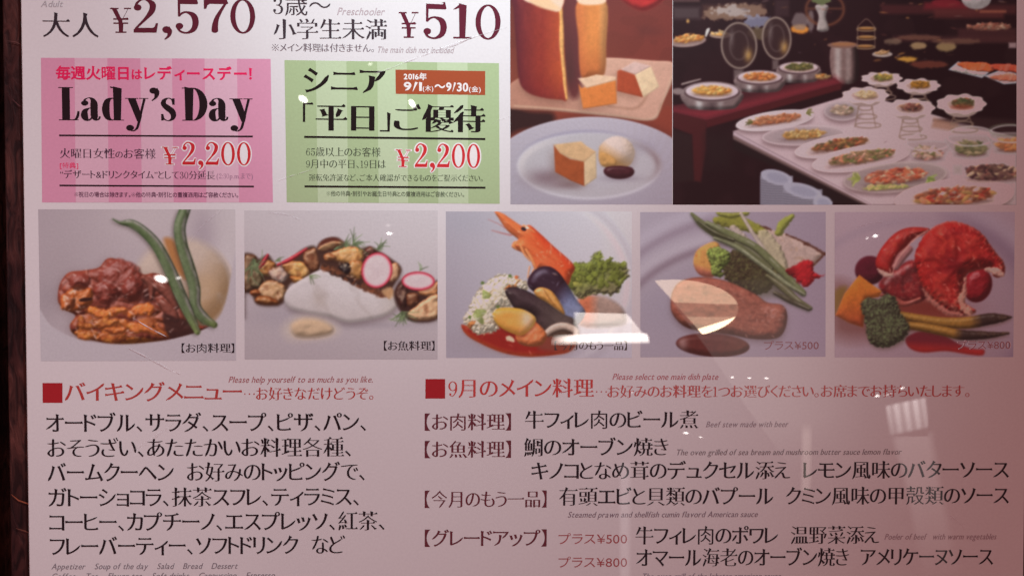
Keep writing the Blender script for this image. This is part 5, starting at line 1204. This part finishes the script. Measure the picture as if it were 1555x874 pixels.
def photo_buffet():
    p = Pic((18, -30, 1443, 850), 524, 324, (38, 20, 24), 240)
    p.grade(ramp(p.Y, 100, 800), (25, 7, 12), (28, 9, 14)); p.mix(ramp(p.X, 820, 960)*ramp(560-p.Y, 0, 80)*.85, (12, 2, 6)); p.mix(ramp(p.noise(120, 3), .5, .65)*.2, (56, 28, 32))
    r = np.random.default_rng(2)
    def rect(x0, y0, x1, y1, c, nm=None, soft=3, a=1.0): p.put(p.poly([(x0, y0), (x1, y0), (x1, y1), (x0, y1)], False), c, nm, soft, a)
    n_f = p.noise(20, 3)
    def food(cx, cy, rx, ry, cols, nm, ang=0.0, n=30):
        cols = list(cols) + [np.mean(np.array(cols, float), 0)]*2
        p.put(p.ell(cx, cy, rx*1.02, ry*1.05, ang) + (n_f-.5)*14, np.mean(np.array(cols, float), 0)*.78, nm, 3, .95); p.mix(p.cov(p.ell(cx, cy+ry*.9, rx, ry*.35, ang), 6)*.45, (70, 36, 36))
        for i in range(int(n*2.2)):
            t, q = r.random()*6.28, math.sqrt(r.random())
            x, y = q*rx*math.cos(t), q*ry*math.sin(t)
            x, y = cx + x*math.cos(ang) - y*math.sin(ang), cy + x*math.sin(ang) + y*math.cos(ang) - 3
            c = np.array(cols[r.integers(len(cols))], float)*(.8 + .4*r.random()); s_ = max(6, min(rx, ry)*.30)*(.6+.6*r.random())
            p.blob(x, y, s_*(1.1 + r.random()), s_*.7, ang + (r.random()-.5)*1.6, c, nm, .8)
    # back of the room: dim shelves, hanging bowls, warm lamps
    rect(18, -30, 130, 10, (70, 44, 44)); rect(18, 30, 130, 80, (74, 56, 58), None, 8, .8)
    for x0, y0, x1, y1, c, a in ((140, 20, 400, 75, (92, 60, 50), .5), (880, 20, 1443, 60, (72, 28, 30), .7), (1060, 10, 1240, 40, (96, 22, 30), .9), (1100, 40, 1390, 78, (86, 34, 34), .7), (930, 150, 1443, 175, (54, 26, 28), .8), (1200, 120, 1443, 180, (60, 28, 30), .8), (440, 0, 500, 70, (62, 40, 44), .6)): rect(x0, y0, x1, y1, c, None, 6, a)
    n = p.noise(16, 3)
    p.mix(p.cov(p.poly([(140, 70), (190, 30), (300, 16), (400, 30), (390, 70), (280, 84)]) + (n-.5)*30, 4)*.8, (132, 98, 82)); p.mix(p.cov(p.ell(260, 44, 70, 20) + (n-.5)*40, 3)*.7, (170, 150, 150)); p.mix(p.cov(p.ell(365, 92, 52, 26) + (n-.5)*40, 3)*.8, (126, 120, 142)); p.mix(p.cov(p.ell(370, 140, 46, 26) + (n-.5)*20, 4)*.7, (104, 84, 60))
    for x, y, rx, ry, c, a in ((545, 122, 36, 18, (216, 130, 50), .95), (545, 90, 34, 36, (130, 110, 110), .7), (590, 90, 14, 44, (150, 130, 130), .6), (80, 90, 6, 6, (220, 160, 90), .9), (1035, 190, 34, 16, (170, 132, 96), .8), (1150, 196, 42, 20, (166, 130, 90), .75), (930, 172, 36, 14, (140, 110, 90), .6), (1040, 156, 90, 12, (120, 76, 60), .6), (1190, 172, 100, 12, (112, 74, 60), .6), (990, 246, 40, 12, (196, 136, 58), .9), (1080, 268, 80, 16, (96, 44, 34), .9)):
        p.put(p.ell(x, y, rx, ry) + (n-.5)*10, c, None, 4, a)
    rg = p.ell(648, 40, 78, 66); p.mix(np.exp(-(rg/7)**2)*.8, (104, 58, 40)); rect(575, 32, 720, 42, (96, 54, 38), None, 3, .7)
    p.body(p.poly([(608, 24), (662, 24), (652, 70), (664, 126), (616, 128), (622, 70)]), (156, 138, 136), 'white_vase', 16, 2, None, .6); p.mix(p.cov(p.ell(634, 2, 44, 18) + (n-.5)*20, 3), (92, 96, 62), 'white_vase')
    p.body(p.ell(1276, -6, 62, 46), (190, 168, 172), 'white_bowl', 50, 2, None, .7); p.put(p.ell(1150, 12, 60, 18), (110, 22, 32), None, 4, .9)
    rect(1290, 44, 1400, 54, (150, 80, 60), None, 3, .7)
    for x, y, w in ((820, 122, 38), (820, 158, 38), (815, 196, 38)): p.mix(np.exp(-(p.ell(x, y, w, 8)/3)**2)*.7, (186, 150, 110), 'cake_stand'); p.put(p.ell(x, y-3, w*.8, 5), (176, 118, 64), 'cake_stand', 3, .9)
    for q in ([(785, 110, 3), (800, 95, 3), (820, 80, 4), (840, 95, 3), (852, 112, 3)], [(784, 110, 3), (782, 200, 3)], [(854, 112, 3), (856, 200, 3)]): p.put(p.tube(q)[0], (140, 110, 92), 'cake_stand', 2, .8)
    p.put(p.ell(886, 226, 42, 12), (196, 176, 170), None, 2, .9); food(886, 222, 26, 6, [(200, 150, 110), (170, 120, 80)], None, 0, 8)
    for i in range(46):
        x, y = 30 + 1400*r.random(), 5 + 250*r.random()**1.3
        if 200 < x < 520 and y > 90: continue
        p.blob(x, y, 3 + 14*r.random(), 2.5 + 3*r.random(), (r.random()-.5)*.5, ((196, 128, 70), (150, 120, 116), (120, 60, 50), (170, 100, 80), (90, 70, 76))[r.integers(5)], None, .2 + .35*r.random())
    # sushi and ham trays, right
    p.one(False); p.put(p.poly([(1160, 290), (1200, 256), (1330, 300), (1300, 324)], False), (176, 168, 186), 'food_tray', 2); p.put(p.poly([(1310, 316), (1380, 290), (1443, 306), (1443, 346), (1390, 350)], False), (184, 172, 186), 'food_tray', 2)
    for q, c in (([(1200, 262), (1320, 262), (1345, 296), (1240, 292)], (206, 84, 48)), ([(1340, 268), (1443, 272), (1443, 302), (1350, 290)], (196, 70, 50)), ([(1180, 285), (1240, 290), (1310, 306), (1290, 316), (1190, 296)], (206, 182, 176)), ([(1330, 318), (1400, 306), (1443, 314), (1443, 338), (1360, 334)], (196, 96, 76))):
        n3 = p.noise(14, 2, (1, 3), .3); p.body(p.poly(q) + (n3-.5)*8, c, 'food_tray', 8, 2, n3*14, .6, tint=[(ramp(n3, .55, .7)*.5, np.array(c)*.6 + 60)])
    food(1330, 112, 90, 14, [(150, 80, 66), (190, 150, 130), (120, 60, 50)], None, 0, 22); rect(1410, 178, 1443, 200, (170, 130, 136), None, 3, .8)
    # left back platters
    p.one(); p.put(p.ell(80, 172, 76, 24, -.1), (150, 120, 116), 'food_platter', 2); food(84, 162, 60, 16, [(214, 140, 62), (220, 170, 110), (190, 100, 50)], 'food_platter', -.1, 26)
    p.one(); p.put(p.ell(215, 146, 46, 14), (160, 130, 120), 'food_platter', 2); food(215, 142, 34, 8, [(206, 130, 60), (220, 190, 150)], 'food_platter', 0, 10)
    p.one(False); p.put(p.tube([(155, 150, 8), (162, 128, 14), (168, 120, 6)])[0], (196, 180, 176), None, 2)
    p.body(p.poly([(676, 190), (776, 190), (782, 336), (684, 330)]), (112, 84, 82), 'steel_canister', 30, 2, None, .55, light=(-.6, -.3, .6), tint=[(np.exp(-((p.X-702)/14)**2)*.75, (186, 168, 166)), (np.exp(-((p.X-744)/12)**2)*.6, (150, 128, 126)), (ramp(p.X, 755, 780), (40, 26, 28))]); p.put(p.ell(722, 188, 64, 13), (120, 84, 74), 'steel_canister', 2); p.put(p.ell(726, 184, 50, 8), (148, 96, 66), 'steel_canister', 3)
    # red-brown table with chafing dishes
    p.put(p.poly([(18, 440), (300, 380), (690, 324), (716, 346), (156, 500), (18, 466)], False), (66, 24, 30), 'red_table', 2); p.mix(p.cov(p.poly([(18, 466), (156, 500), (716, 346), (690, 324), (300, 425), (150, 455), (18, 450)], False), 16)*.8, (136, 40, 50)); p.put(p.poly([(156, 500), (716, 346), (716, 372), (156, 532)], False), (70, 20, 24), 'red_table', 3)
    p.put(p.poly([(18, 466), (156, 500), (156, 620), (134, 756), (104, 750), (96, 560), (18, 530)], False), (66, 22, 24), 'red_table', 4); p.put(p.poly([(18, 540), (96, 562), (104, 750), (18, 760)], False), (36, 20, 22), None, 5); rect(156, 560, 260, 700, (32, 18, 20), None, 20, .8)
    def dish(x, y, rx, ry, h, cols, n=24):
        p.one(); p.body(p.poly([(x-rx, y), (x+rx, y), (x+rx*.92, y+h*.8), (x+rx*.5, y+h), (x-rx*.5, y+h), (x-rx*.92, y+h*.8)]), (116, 92, 92), 'chafing_dish', 20, 2, None, .55, tint=[(np.exp(-((p.X-x+rx*.45)/(rx*.13))**2)*.9, (196, 180, 180)), (np.exp(-((p.X-x-rx*.3)/(rx*.1))**2)*.7, (170, 150, 150)), (np.exp(-((p.X-x)/(rx*.15))**2)*.6, (62, 44, 48))])
        p.put(p.ell(x, y, rx*1.06, ry*1.14), (128, 104, 104), 'chafing_dish', 2); p.put(p.ell(x, y+2, rx, ry), (80, 56, 58), None, 2); p.put(p.ell(x, y-3, rx*.94, ry*.92), (200, 172, 178), 'chafing_dish', 2); p.put(p.ell(x, y-2, rx*.74, ry*.66), (196, 160, 140), None, 4)
        food(x, y-4, rx*.66, ry*.5, cols, 'chafing_dish', 0, n)
    def lid(x, y, rx, ry):
        p.one(); sd = p.ell(x, y, rx, ry, -.08); p.put(sd, (52, 32, 32), 'dish_lid', 2, .75); p.mix(np.exp(-((sd-4)/4.5)**2)*.85, (150, 126, 116), 'dish_lid'); p.mix((sd > 6)*np.exp(-((p.X-x-rx*.5)/16)**2-((p.Y-y-ry*.4)/26)**2)*.8, (190, 140, 80)); p.mix((sd > 6)*np.exp(-((p.X-x+rx*.4)/10)**2-((p.Y-y+ry*.3)/40)**2)*.4, (140, 120, 120)); p.mix(np.exp(-(p.ell(x, y, rx*.5, ry*.6)/4)**2)*.3, (130, 110, 106))
    lid(292, 190, 76, 98); lid(448, 160, 62, 90)
    p.one(False)
    rect(270, 290, 310, 330, (96, 76, 76), None, 4); rect(430, 250, 456, 290, (96, 76, 76), None, 4)
    dish(540, 284, 84, 24, 60, [(90, 92, 50), (70, 66, 40), (130, 110, 60)], 26); dish(378, 324, 96, 28, 60, [(210, 120, 60), (222, 150, 90), (196, 96, 50)], 30); dish(180, 382, 116, 38, 74, [(220, 150, 70), (226, 180, 110), (206, 110, 50)], 34)
    p.put(p.tube([(56, 350, 8), (100, 338, 8), (132, 330, 6)])[0], (150, 126, 122), None, 2); p.put(p.ell(40, 380, 26, 14), (130, 106, 106), 'chafing_dish', 3); p.one(False)
    food(640, 320, 30, 8, [(200, 120, 60), (190, 150, 100)], None, 0, 8)
    # white table
    p.one(False); wt = p.poly([(268, 545), (500, 470), (718, 405), (900, 420), (1180, 500), (1443, 570), (1443, 850), (845, 850)], False)
    p.put(p.poly([(268, 562), (845, 850), (800, 850), (268, 580)], False), (120, 92, 90), 'white_table', 3); p.put(p.poly([(268, 580), (812, 850), (700, 850), (500, 720), (268, 620)], False), (26, 16, 18), None, 6)
    p.put(wt, (196, 166, 172), 'white_table', 2); p.mix(p.cov(wt, 2)*ramp(p.X, 700, 1443)*.5, (150, 116, 122)); p.mix(p.cov(wt, 2)*ramp(p.noise(80), .5, .7)*.3, (190, 160, 166))
    p.put(p.poly([(268, 545), (845, 850), (830, 850), (268, 562)], False), (190, 160, 168), 'white_table', 2)
    p.put(p.poly([(1100, 500), (1443, 560), (1443, 500), (1200, 480)], False), (40, 22, 24), None, 6, .8); p.put(p.poly([(1100, 490), (1200, 515), (1180, 545), (1090, 530)], False), (150, 100, 80), None, 6, .7)
    def plate(x, y, rx, ry, a, col, cols, fr=.62, n=34, glass=False):
        p.one(); sd = p.ell(x, y, rx, ry, a); p.shade(sd, 0, 11, 9, .65, (84, 54, 56))
        p.put(sd, col, 'food_platter', 2, .8 if glass else 1); p.mix(np.exp(-((sd-3)/4)**2)*.6, np.minimum(np.array(col)*1.18, 235)); p.mix(p.cov(p.ell(x, y, rx*.74, ry*.66, a), 5)*.6, np.array(col)*.9)
        food(x, y-3, rx*fr, ry*.46, cols, 'food_platter', a, n)
    GRN, ORG, RED, YEL, WHT = (104, 96, 56), (186, 102, 70), (168, 58, 46), (188, 138, 80), (196, 160, 150)
    plate(720, 462, 76, 40, 0, (164, 142, 146), [(214, 160, 146), (224, 190, 180), GRN], .6, 22, True)
    plate(440, 500, 162, 38, -.14, (216, 190, 192), [ORG, (214, 150, 110), (196, 110, 70)], .66, 34); p.sprig(575, 470, -.5, 24, 8, GRN, 'food_platter', 9); p.sprig(345, 508, 3.4, 26, 6, GRN, 'food_platter', 9)
    plate(560, 562, 172, 42, -.06, (180, 156, 160), [YEL, (222, 190, 130), (200, 130, 70)], .5, 30, True)
    plate(712, 604, 190, 44, -.16, (208, 178, 178), [ORG, GRN, (90, 70, 46), YEL, RED], .62, 38)
    plate(800, 656, 206, 50, -.16, (206, 174, 176), [(214, 120, 96), (224, 160, 140), GRN, (100, 110, 60)], .66, 44)
    plate(940, 736, 216, 62, -.10, (162, 138, 138), [RED, (214, 96, 66), (206, 170, 140)], .58, 52, True); p.sprig(790, 740, 3.2, 40, 10, (150, 150, 80), 'food_platter', 12); p.sprig(1080, 740, .4, 40, 10, (150, 160, 84), 'food_platter', 12)
    food(900, 778, 90, 10, [(214, 200, 120), (200, 190, 110)], 'food_platter', -.06, 14)
    plate(1185, 818, 246, 74, -.08, (196, 158, 158), [RED, ORG, (206, 150, 90), (120, 60, 46), WHT], .66, 60)
    p.one(); food(1345, 716, 110, 32, [(70, 40, 46), (160, 90, 80), (200, 160, 130), (60, 36, 40)], 'food_platter', 0, 50)
    def pedestal(x, y, rx, ry, cols, ph):
        p.one()
        for k in range(3):
            sd = p.ell(x+6*k, y+ry+18+ph*.28*k, rx*(.30+.12*k), 11); p.mix(np.exp(-(sd/3.4)**2)*.8, (132, 104, 92), 'pedestal_dish')
        for sx in (-.25, .25): p.put(p.tube([(x+sx*rx, y+ry*.8, 5), (x+sx*rx*1.8, y+ph, 4)])[0], (128, 98, 86), 'pedestal_dish', 2, .8)
        ang = np.arctan2((p.Y-y)/ry, (p.X-x)/rx); sd = p.ell(x, y, rx, ry) + np.cos(ang*9)*3.5
        p.put(p.ell(x, y+ry*.5, rx*.7, ry*.9), (150, 122, 118), 'pedestal_dish', 2); p.put(sd, (210, 180, 180), 'pedestal_dish', 2); p.mix(np.exp(-((sd-10)/7)**2)*.3, (190, 160, 156)); p.put(p.ell(x, y, rx*.6, ry*.55), (172, 136, 132), None, 5)
        food(x+6, y-2, rx*.42, ry*.46, cols, 'pedestal_dish', 0, 22)
    pedestal(884, 326, 84, 26, [(150, 140, 70), (200, 140, 60), GRN], 60); pedestal(1036, 356, 90, 28, [(190, 120, 40), (120, 80, 36)], 70)
    pedestal(816, 396, 96, 34, [(220, 190, 150), (206, 160, 120)], 130); pedestal(1002, 448, 102, 36, [(120, 54, 50), (60, 40, 40), (200, 140, 110)], 120); pedestal(1214, 432, 102, 40, [(60, 70, 44), (80, 86, 50), (150, 70, 50)], 90)
    p.put(p.ell(1216, 446, 50, 12), (160, 66, 48), None, 5, .5)
    def bowl(x, y, rx, ry, h, cols):
        p.one(); b = p.poly([(x-rx, y), (x+rx, y), (x+rx*.8, y+h*.7), (x+rx*.4, y+h), (x-rx*.4, y+h), (x-rx*.8, y+h*.7)]); p.put(b, (150, 122, 124), 'glass_bowl', 3, .55); food(x, y+h*.55, rx*.66, h*.3, cols, 'glass_bowl', 0, 32)
        p.mix(np.exp(-(p.ell(x, y, rx, ry)/3.5)**2)*.8, (196, 174, 180), 'glass_bowl'); p.mix(np.exp(-((b-4)/3.5)**2)*.4, (190, 168, 176))
    bowl(1075, 590, 92, 36, 84, [(200, 150, 140), (222, 196, 180), GRN, (196, 120, 110)]); bowl(1255, 566, 100, 40, 92, [(120, 106, 76), (170, 140, 110), (96, 96, 60)]); bowl(1420, 556, 92, 36, 84, [(206, 130, 84), (186, 100, 66)])
    p.one(False); p.mix(np.exp(-(p.ell(1410, 540, 80, 24)/4)**2)*.5, (110, 104, 90)); rect(1185, 690, 1215, 720, (150, 130, 126), None, 8, .6)
    # stacks of plates under the table
    for x, y0, y1, rx in ((448, 730, 870, 68), (556, 786, 870, 82), (640, 836, 870, 40)):
        p.one(); rect(x-rx, y0, x+rx, y1, (140, 132, 146), 'plate_stack', 2)
        for k in range(14):
            yy = y0 + 16 + k*10
            p.mix(np.exp(-((p.Y - yy - 8*np.sqrt(np.clip(1-((p.X-x)/rx)**2, 0, 1)))/2.2)**2)*(np.abs(p.X-x) < rx)*.8, (92, 84, 96))
        p.put(p.ell(x, y0+6, rx, 30, .25), (168, 160, 176), 'plate_stack', 2); p.mix(p.cov(p.ell(x+4, y0+8, rx*.66, 19, .25), 4)*.6, (140, 134, 154))
    p.img = p.img*(1 - .10*ramp(p.X, 900, 1443))[..., None]
    p.finish(.95)
    return p, 'dim photo of a buffet with white platters and chafing dishes', (206, 186, 190), (150, 112, 118), [(1021.9, -11), (1543.8, -11), (1543.4, 311), (1021.6, 310.8)]
# ------------------------------------------------------------------ lay the printed photographs on the sheet
def photo_mat():
    m = bpy.data.materials.new('printed_photo_ink')
    nt, N, L, b = nodes_of(m)
    at = N.new('ShaderNodeAttribute'); at.attribute_name = 'print'
    tc = N.new('ShaderNodeTexCoord'); n = N.new('ShaderNodeTexNoise')
    n.inputs['Scale'].default_value = 700.0; n.inputs['Detail'].default_value = 2.0
    L.new(tc.outputs['Object'], n.inputs['Vector'])
    mr = N.new('ShaderNodeMapRange'); mr.inputs[1].default_value, mr.inputs[2].default_value = 0.3, 0.7
    mr.inputs[3].default_value, mr.inputs[4].default_value = 0.965, 1.035
    L.new(n.outputs['Fac'], mr.inputs[0])
    mx = N.new('ShaderNodeMix'); mx.data_type = 'RGBA'; mx.blend_type = 'MULTIPLY'; mx.inputs[0].default_value = 1.0
    L.new(at.outputs['Color'], mx.inputs[6]); L.new(mr.outputs[0], mx.inputs[7])
    L.new(mx.outputs[2], b.inputs['Base Color'])
    film_gloss(nt, N, L, b)
    return m
PHOTO = photo_mat()
def lay_photo(result, extend=0.0):
    p, label, w0, w1, quad = result
    h, w = p.h, p.w
    u, v = np.meshgrid(np.linspace(0, 1, w), np.linspace(0, 1, h))
    q = np.array(quad, float)
    u, v = u[..., None], v[..., None]
    px = (q[0]*(1-u) + q[1]*u)*(1-v) + (q[3]*(1-u) + q[2]*u)*v
    if extend: px[0, :, 1] -= extend
    xy = plane(px) * UNIT
    white = lin(w0)*(1-u) + lin(w1)*u
    col = np.clip(lin(p.img) / white * 0.80, 0.002, 0.9)
    V = np.concatenate([xy, np.full((h, w, 1), LAYER)], -1).reshape(-1, 3)
    col = col.reshape(-1, 3)
    i = np.arange(h*w).reshape(h, w)
    F = np.stack([i[1:, :-1], i[1:, 1:], i[:-1, 1:], i[:-1, :-1]], -1).reshape(-1, 4)
    lab = p.lab[:-1, :-1].reshape(-1)
    root = None
    for k, nm in enumerate(p.names):
        f = F[lab == k]
        if len(f) < (1 if k == 0 else 12): continue
        used, inv = np.unique(f, return_inverse=True)
        o = to_mesh(nm.split('#')[0] or 'printed_photo', V[used], inv.reshape(-1, 4), PHOTO, root or poster, col[used])
        if k == 0: root = o; o['label'] = label
    return root
stew = lay_photo(photo_beef_stew()); fish = lay_photo(photo_fish()); sea = lay_photo(photo_seafood())
steak = lay_photo(photo_steak()); lob = lay_photo(photo_lobster())
cake = lay_photo(photo_cake(), 150); buffet = lay_photo(photo_buffet(), 150)
CAP = (30, 24, 32)
write('photo_caption', '【お肉料理】', 276, 356, 534, 534, 16, CAP, stew, 'm', 3, paper=(202, 184, 193), gap=0.0)
write('photo_caption', '【お魚料理】', 583, 660, 530.5, 530.5, 16, CAP, fish, 'm', 3, paper=(200, 184, 192), gap=0.0)
write('photo_caption', '【今月のもう一品】', 842, 952, 530, 530, 15, (60, 46, 46), sea, 'm', 3, paper=(186, 168, 172), gap=0.0)
write('photo_caption', 'プラス¥500', 1160, 1243, 530, 529.5, 15.5, (118, 62, 66), steak, 'g', 3, paper=(170, 144, 146))
write('caption_edge', 'プラス¥800', 1453, 1535, 529.5, 529, 15.5, (160, 122, 126), lob, 'b', 3, paper=(150, 118, 120))
write('photo_caption', 'プラス¥800', 1454, 1534, 529.5, 529, 15.5, (104, 52, 60), lob, 'g', 4, paper=(150, 118, 120))
# ------------------------------------------------------------------ creases and scuffs in the film
def scuff_mat(name, alpha, col=(0.85, 0.82, 0.84), broken=0.0):
    m = bpy.data.materials.new(name)
    nt, N, L, b = nodes_of(m)
    b.inputs['Base Color'].default_value = (*col, 1)
    b.inputs['Roughness'].default_value = 0.5
    b.inputs['Alpha'].default_value = alpha
    tc = N.new('ShaderNodeTexCoord'); n = N.new('ShaderNodeTexNoise')
    n.inputs['Scale'].default_value = 200.0; n.inputs['Detail'].default_value = 1.0
    L.new(tc.outputs['Object'], n.inputs['Vector'])
    mr = N.new('ShaderNodeMapRange'); mr.inputs[1].default_value, mr.inputs[2].default_value = 0.30 + broken, 0.62
    mr.inputs[3].default_value, mr.inputs[4].default_value = 0.0, alpha
    L.new(n.outputs['Fac'], mr.inputs[0]); L.new(mr.outputs[0], b.inputs['Alpha'])
    return m
def crease(pts, width, alpha, broken=0.0, name='film_crease', col=(0.85, 0.82, 0.84)):
    q = np.array([plane(p[:2]) for p in ribbon_line(pts)])
    t = np.gradient(q, axis=0); t /= np.hypot(*t.T)[:, None]
    nn = np.c_[-t[:, 1], t[:, 0]]
    n = len(q)
    w = width * np.sin(np.linspace(0.15, math.pi - 0.15, n))[:, None] / 2
    V = np.vstack([np.c_[(q - nn*w)*UNIT, np.full(n, 6*LAYER)], np.c_[q*UNIT, np.full(n, 6*LAYER + 0.00012)], np.c_[(q + nn*w)*UNIT, np.full(n, 6*LAYER)]])
    F = []
    for i in range(n-1):
        F += [(i, i+1, n+i+1, n+i), (n+i, n+i+1, 2*n+i+1, 2*n+i)]
    return to_mesh(name, V, np.array(F)[:, ::-1] if False else F, scuff_mat('scuffed_film', alpha, col, broken), poster)
def ribbon_line(pts):
    return Pic.curve([(x, y) for x, y in pts], False, 8)
crease([(560, 114), (590, 105), (656, 79), (715, 58), (770, 42)], 1.6, 0.55)
crease([(668, 75), (690, 68), (714, 58)], 3.2, 0.7)
crease([(200, 481), (228, 498), (262, 515)], 2.2, 0.75, 0.12)
crease([(187, 524), (222, 541), (257, 560), (276, 568)], 2.4, 0.8, 0.12)
crease([(289, 370), (304, 346), (322, 330), (342, 316)], 1.3, 0.35)
crease([(195, 687), (228, 668), (263, 643)], 4.5, 0.16)
crease([(418, 276), (440, 268), (476, 257)], 1.6, 0.4)
crease([(408, 323), (432, 325), (455, 333)], 2.0, 0.3)
crease([(745, 190), (758, 182), (776, 177)], 1.4, 0.25)
crease([(1300, 345), (1330, 337), (1352, 341)], 2.2, 0.25)
crease([(1440, 781), (1453, 790), (1462, 800)], 1.8, 0.3)
# scratches in the stained wood beside the sheet
def wood_scratch(pts, w, col):
    q = np.array([plane(p) for p in pts]) * UNIT
    m = bpy.data.materials.new('bare_wood'); nt, N, L, b = nodes_of(m)
    b.inputs['Base Color'].default_value = (*col, 1); b.inputs['Roughness'].default_value = 0.6
    n = np.array([-(q[-1]-q[0])[1], (q[-1]-q[0])[0]]); n = n/np.hypot(*n)*w*UNIT/2
    V, F = [], []
    for i, p in enumerate(q):
        s = math.sin(math.pi*(0.1 + 0.8*i/(len(q)-1)))
        V += [(p[0]-n[0]*s, -0.0012, Z0+p[1]-n[1]*s), (p[0]+n[0]*s, -0.0012, Z0+p[1]+n[1]*s)]
    for i in range(len(q)-1): F.append((2*i, 2*i+2, 2*i+3, 2*i+1))
    to_mesh('scratch', V, F, m, wall)
wood_scratch([(9, 754), (20, 763), (34, 768), (41, 773)], 2.2, (0.30, 0.08, 0.035))
wood_scratch([(16, 806), (30, 810), (44, 817)], 1.6, (0.16, 0.05, 0.03))
wood_scratch([(2, 58), (16, 60), (30, 67)], 1.4, (0.12, 0.04, 0.035))
wood_scratch([(10, 147), (20, 157), (32, 162)], 1.4, (0.10, 0.03, 0.03))
bpy.data.objects.remove(_fo, do_unlink=True)
